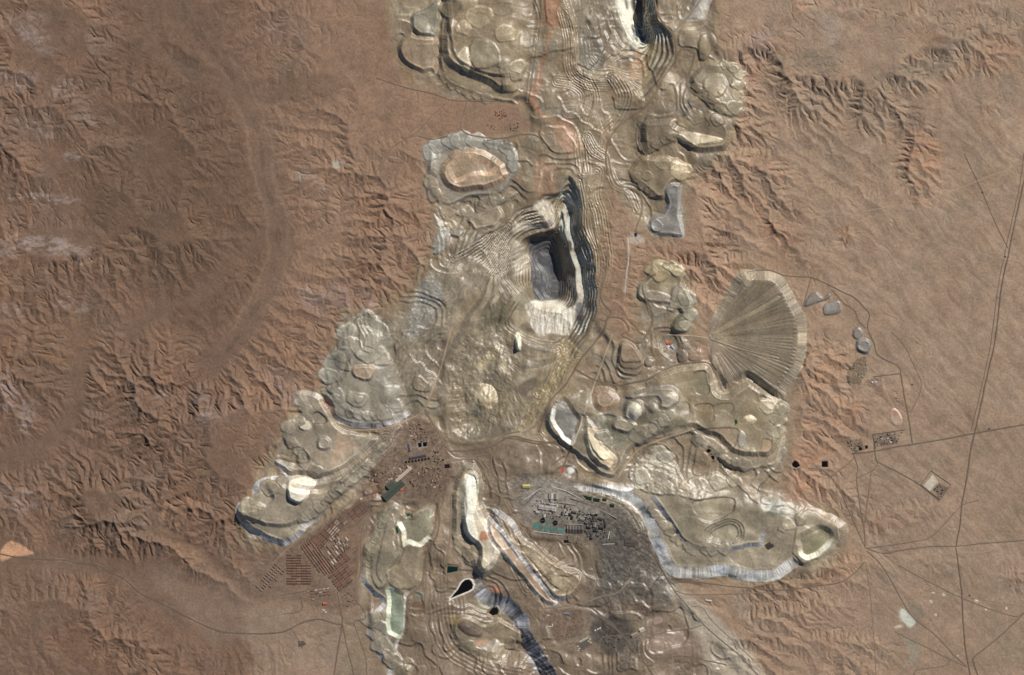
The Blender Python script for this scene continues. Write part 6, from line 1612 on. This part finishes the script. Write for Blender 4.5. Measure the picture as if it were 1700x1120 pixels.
for i, (a_, b_, wd_, c_, l_) in enumerate((('E8 355,285', 'E8 190,465', 1.5, (90, 84, 80), 'dark slanting conveyor at the north-west corner of the smelter'), ('E8 345,300', 'E8 160,430', 1.2, (196, 188, 176), 'pale conveyor beside the dark slanting one'),
        ('E8 380,262', 'E8 600,330', 1.4, (188, 182, 172), 'pale conveyor leaving the ore junction eastwards'), ('E8 610,335', 'E8 860,470', 1.2, (176, 170, 160), 'pale pipe rack slanting down behind the mill'), ('E8 870,476', 'E8 1100,600', 1.2, (150, 144, 136), 'grey pipe rack slanting along the eastern smelter edge'),
        ('E8 640,400', 'E8 940,500', 1.0, (112, 106, 100), 'dark pipe rack above the smelter core'), ('E8 600,660', 'E8 770,665', 1.0, (150, 144, 138), 'level pipe rack over the slatted tankhouse'), ('E8 270,730', 'E8 560,765', 1.2, (182, 174, 162), 'pale launder along the foot of the thickeners'),
        ('E8 1030,730', 'E8 1012,810', 1.2, (200, 192, 182), 'pale upright conveyor east of the smelter core'), ('E8 950,860', 'E8 1080,855', 1.3, (176, 168, 158), 'level pale shed strip in the slag yard'), ('E8 320,440', 'E8 520,470', 1.4, (196, 190, 180), 'pale gallery along the top of the long mill'), ('E8 500,440', 'E8 700,470', 1.0, (120, 114, 108), 'grey gallery running east from the mill'))):
    (ax, ay), (bx, by_) = T(a_)[0], T(b_)[0]
    hall('conveyor_gallery', (ax + bx) / 2, (ay + by_) / 2, math.hypot(bx - ax, by_ - ay), wd_, math.degrees(math.atan2(by_ - ay, bx - ax)), 9, c_, (130, 124, 116), l_, 'conveyor', 'galleries of the smelter', parts=False)
# tall chimney stacks
def stack(x, y, r, H, label):
    z = surf(x, y) - 2; n = 14
    v = [(rr * math.cos(2 * math.pi * k / n), rr * math.sin(2 * math.pi * k / n), zz) for rr, zz in ((r, 0), (r * .6, H), (r * .45, H), (r * .45, H - 6)) for k in range(n)]
    f = [(a * n + k, a * n + (k + 1) % n, (a + 1) * n + (k + 1) % n, (a + 1) * n + k) for a in range(3) for k in range(n)]
    tag(mesh_obj('chimney_stack', v, f, mat((150, 140, 130)), loc=((x - CX) * PX, (CY - y) * PX, z)), label, 'chimney', 'smelter chimneys')
for (sx, sy, h_, l_) in ((860, 640, 110, 'tallest smelter chimney in the soot-dark core'), (905, 690, 80, 'shorter smelter chimney nearer the eastern sheds')):
    x, y = T('E8 %d,%d' % (sx, sy))[0]
    stack(x, y, 9, h_, l_)
# southern yards
for i, (sx, sy) in enumerate(((573, 836), (590, 828), (604, 821))):
    x, y = T('D3 %d,%d' % (sx, sy))[0]
    hall('white_shed', x, y, 3.0, 2.0, -28, 7, (214, 206, 194), (190, 180, 168), ['white shed at the west end of the row of three', 'middle white shed of the row of three', 'white shed at the east end of the row of three'][i], 'shed', 'three white sheds')
hall4('blue_shed', 'D3 372,722 374,738 406,738 404,720', 8, (110, 112, 132), (120, 112, 106), 'blue-grey roof at the top of the brown camp', 'shed')
for i, (sx, sy) in enumerate(((270, 738), (282, 810), (296, 800))):
    x, y = T('D3 %d,%d' % (sx, sy))[0]
    hall('pale_shed', x, y, 4.5, 1.8, [0, 0, 90][i], 6, (206, 196, 178), (180, 168, 150), ['pale shed at the upper corner of the brown camp', 'pale shed lying along the west side of the brown camp', 'pale shed standing upright on the west side of the brown camp'][i], 'shed')
scatter('D3 250,720 450,710 490,760 440,850 330,890 270,850', 34, [0, 5], [(136, 92, 72), (112, 88, 74), (150, 122, 104), (96, 80, 70)], 'tiny brown roof of the ruined camp', 'hut', 'huts of the brown camp', 1.4, 3, (4, 5), 'camp_hut')
GP = 'pale tanks around the dark compound'
for i, (sx, sy) in enumerate(((540, 893), (530, 905), (543, 915), (460, 938), (470, 952), (464, 965))):
    x, y = T('D3 %d,%d' % (sx, sy))[0]
    hall('cell_house', x, y, 3.4, 2.4, -28, 6, (186, 176, 158), (150, 140, 126), ordinal(i % 3) + ' pale roof down the %s end of the dark compound' % ('upper' if i < 3 else 'lower'), 'shed', GP)
for i, s_ in enumerate(('D3 470,905 476,916 530,888 524,877', 'D3 800,860 812,885 850,868 838,842', 'D3 852,825 862,850 892,836 882,810', 'D3 1282,638 1280,650 1318,656 1320,644')):
    hall4('workshop_hall', s_, 8, [(176, 166, 150), (150, 134, 118), (200, 190, 176), (196, 182, 166)][i], (150, 138, 124), ['thin pale roof along the top of the dark compound', 'brownish hall in the small southern compound', 'pale hall in the small southern compound', 'lone pale shed on the plain below the long dump'][i], 'shed')
scatter('D3 600,830 680,800 740,850 700,960 620,930', 22, [0, 30], [(50, 47, 44), (70, 66, 60), (100, 92, 84)], 'blackened roof in the dark southern yard', 'shed', 'sheds of the dark southern yard', 1.6, 4, (5, 8), 'yard_shed')
hall4('ribbed_building', 'D4 34,290 56,322 100,296 80,264', 10, (60, 52, 46), (90, 80, 70), 'dark ribbed building on the crest of the long dump', 'plant building', ridge=2)
# eastern plants
scatter('C4 745,668 880,645 930,640 890,712 760,742', 40, [-9], [(58, 52, 46), (92, 82, 72), (196, 186, 172), (120, 106, 92)], 'small roof in the walled eastern plant', 'plant building', 'roofs of the walled eastern plant', 1.4, 3.4, (4, 8), 'plant_shed')
scatter('C4 570,700 660,692 680,730 630,780 590,750', 26, [-9, 30], [(70, 62, 54), (160, 146, 130), (110, 96, 82)], 'small roof in the plant by the desert road fork', 'plant building', 'roofs of the road-fork plant', 1.4, 3, (4, 8), 'plant_shed')
scatter('C4 575,260 640,180 690,180 700,260 640,320', 30, [0, 40], [(96, 86, 68), (140, 124, 102), (170, 156, 136), (80, 70, 58)], 'small roof in the works below the grey twin heap', 'plant building', 'roofs of the hillside works', 1.4, 3, (4, 7), 'plant_shed')
for i, (sx, sy) in enumerate(((733, 327), (756, 325))):
    x, y = T('C4 %d,%d' % (sx, sy))[0]
    hall('white_shed', x, y, 2.6 - i * .6, 2.2, 0, 6, (236, 230, 220), (206, 198, 186), ['gleaming white shed, larger of the pair on the pinkish pad', 'gleaming white shed, smaller of the pair on the pinkish pad'][i], 'shed')
scatter('C4 1125,1005 1165,970 1220,1005 1170,1070', 14, [35], [(70, 62, 54), (130, 114, 98), (90, 80, 70)], 'block in the lower half of the slanted compound', 'plant building', 'blocks of the walled compound', 1.6, 4, (4, 7), 'plant_shed')
scatter('C4 860,370 900,390 910,450 890,450', 9, [60], [(110, 94, 80), (90, 78, 68)], 'dark pile beside the eastern perimeter road', 'pile', 'piles by the perimeter road', 1.4, 3, (3,), 'rubble_pile')
# compound wall, one run per side
def wall_run(a, b, H, c, label, group):
    (ax, ay), (bx, by_) = a, b
    L = math.hypot(bx - ax, by_ - ay) * PX; n = max(2, int(L / 30))
    v, f = [], []
    cx, cy = (ax + bx) / 2, (ay + by_) / 2
    dx, dy = (by_ - ay), (bx - ax); q = math.hypot(dx, dy); dx, dy = dx / q * 3, dy / q * 3
    for i in range(n + 1):
        t = i / n; x, y = ax + (bx - ax) * t, ay + (by_ - ay) * t
        X, Y, z = (x - cx) * PX, (cy - y) * PX, surf(x, y)
        v += [(X - dx, Y - dy, z - 2), (X + dx, Y + dy, z - 2), (X - dx, Y - dy, z + H), (X + dx, Y + dy, z + H)]
    for i in range(n):
        k = i * 4
        f += [(k + 2, k + 3, k + 7, k + 6), (k, k + 2, k + 6, k + 4), (k + 1, k + 5, k + 7, k + 3)]
    f += [(0, 1, 3, 2), (4 * n, 4 * n + 2, 4 * n + 3, 4 * n + 1)]
    tag(mesh_obj('compound_wall', v, f, mat(c), loc=((cx - CX) * PX, (CY - cy) * PX, 0)), label, 'wall', group)
cw = T('C4 1047,985 1112,895 1240,985 1172,1082')
for i in range(4):
    wall_run(cw[i], cw[(i + 1) % 4], 6, (96, 84, 72), ['wall on the upper left side of the slanted compound', 'wall on the upper right side of the slanted compound', 'wall on the lower right side of the slanted compound', 'wall on the lower left side of the slanted compound'][i], 'walls of the slanted compound')
cw = T('C4 735,660 950,630 905,725 755,752')
for i in (0, 3):
    wall_run(cw[i], cw[(i + 1) % 4], 6, (92, 82, 72), 'northern wall of the eastern plant' if i == 0 else 'western wall of the eastern plant', 'walls of the eastern plant')
# northern camp and prospects
scatter('A2 1540,720 1610,700 1620,750 1580,760', 14, [-20], [(112, 78, 60), (130, 92, 72)], 'rust-brown barrack in the northern camp', 'barrack', 'barracks of the northern camp', 2.2, 4.5, (5,), 'barrack')
scatter('A2 1500,800 1550,800 1560,830 1510,830', 7, [0], [(60, 54, 50), (80, 70, 62)], 'tiny dark hut at the foot of the northern camp', 'hut', 'huts of the northern camp', 1.3, 2.4, (4,), 'camp_hut')
scatter('A2 1640,800 1700,790 1700,840 1645,840', 12, [10], [(96, 92, 84), (112, 104, 94), (80, 76, 70)], 'grey shed at the eastern end of the northern camp', 'shed', 'grey sheds of the northern camp', 1.6, 3.4, (5,), 'camp_shed')
hall4('blue_plant', 'B3 822,450 824,470 842,466 838,452', 10, (44, 44, 78), (90, 88, 96), 'deep blue roofed plant in the white crusher yard', 'plant building')
hall4('orange_plant', 'E7 962,36 972,62 1000,50 990,26', 12, (196, 104, 72), (150, 110, 90), 'orange-roofed plant below the fan apex', 'plant building')
hall4('pale_plant', 'E7 985,75 1010,105 1036,80 1010,52', 12, (160, 160, 172), (150, 148, 150), 'blue-grey roofed plant next to the orange one', 'plant building')
scatter('E7 940,60 1000,100 1000,120 930,110', 7, [30], [(120, 70, 56), (220, 214, 206), (90, 84, 78)], 'tiny shed beside the orange plant', 'shed', 'sheds of the fan plant', 1.2, 2.2, (4,), 'yard_shed')
hall4('square_plot_shed', 'D2 290,905 292,948 346,944 342,902', 3, (92, 80, 68), (92, 80, 68), 'lonely dark square building on the plain south of the town', 'building', ridge=1)
scatter('D2 555,640 600,590 640,600 660,680 590,690', 14, [10], MIX + [(206, 198, 188), (80, 72, 64)], 'small roof in the southern town gate yard', 'shed', 'sheds at the town gate', 1.6, 3.6, (4, 6), 'yard_shed')
hall4('red_roof_hall', 'D2 448,656 450,678 476,676 474,654', 8, (170, 96, 72), (170, 150, 132), 'bright red roofed hall south of the town', 'hall')
scatter('D2 440,700 480,700 480,720 440,720', 4, [0], [(206, 198, 186)], 'pale shed below the bright red hall', 'shed', 'pale sheds below the red hall', 1.6, 3, (5,), 'yard_shed')
# markers and posts along the highway
for i, s_ in enumerate(('B4 1438,188', 'B4 1587,600', 'C4 1485,625', 'D4 1362,618', 'C4 990,340')):
    x, y = T(s_)[0]
    hall('relay_hut', x, y, 2.4, 2.2, 0, 5, (84, 72, 62), (90, 80, 70), ['dark hut on the thin upper track', 'dark hut at the highway post', 'dark hut just east of the highway crossing', 'dark hut beside the lower highway bend', 'dark hut east of the perimeter road'][i], 'hut')
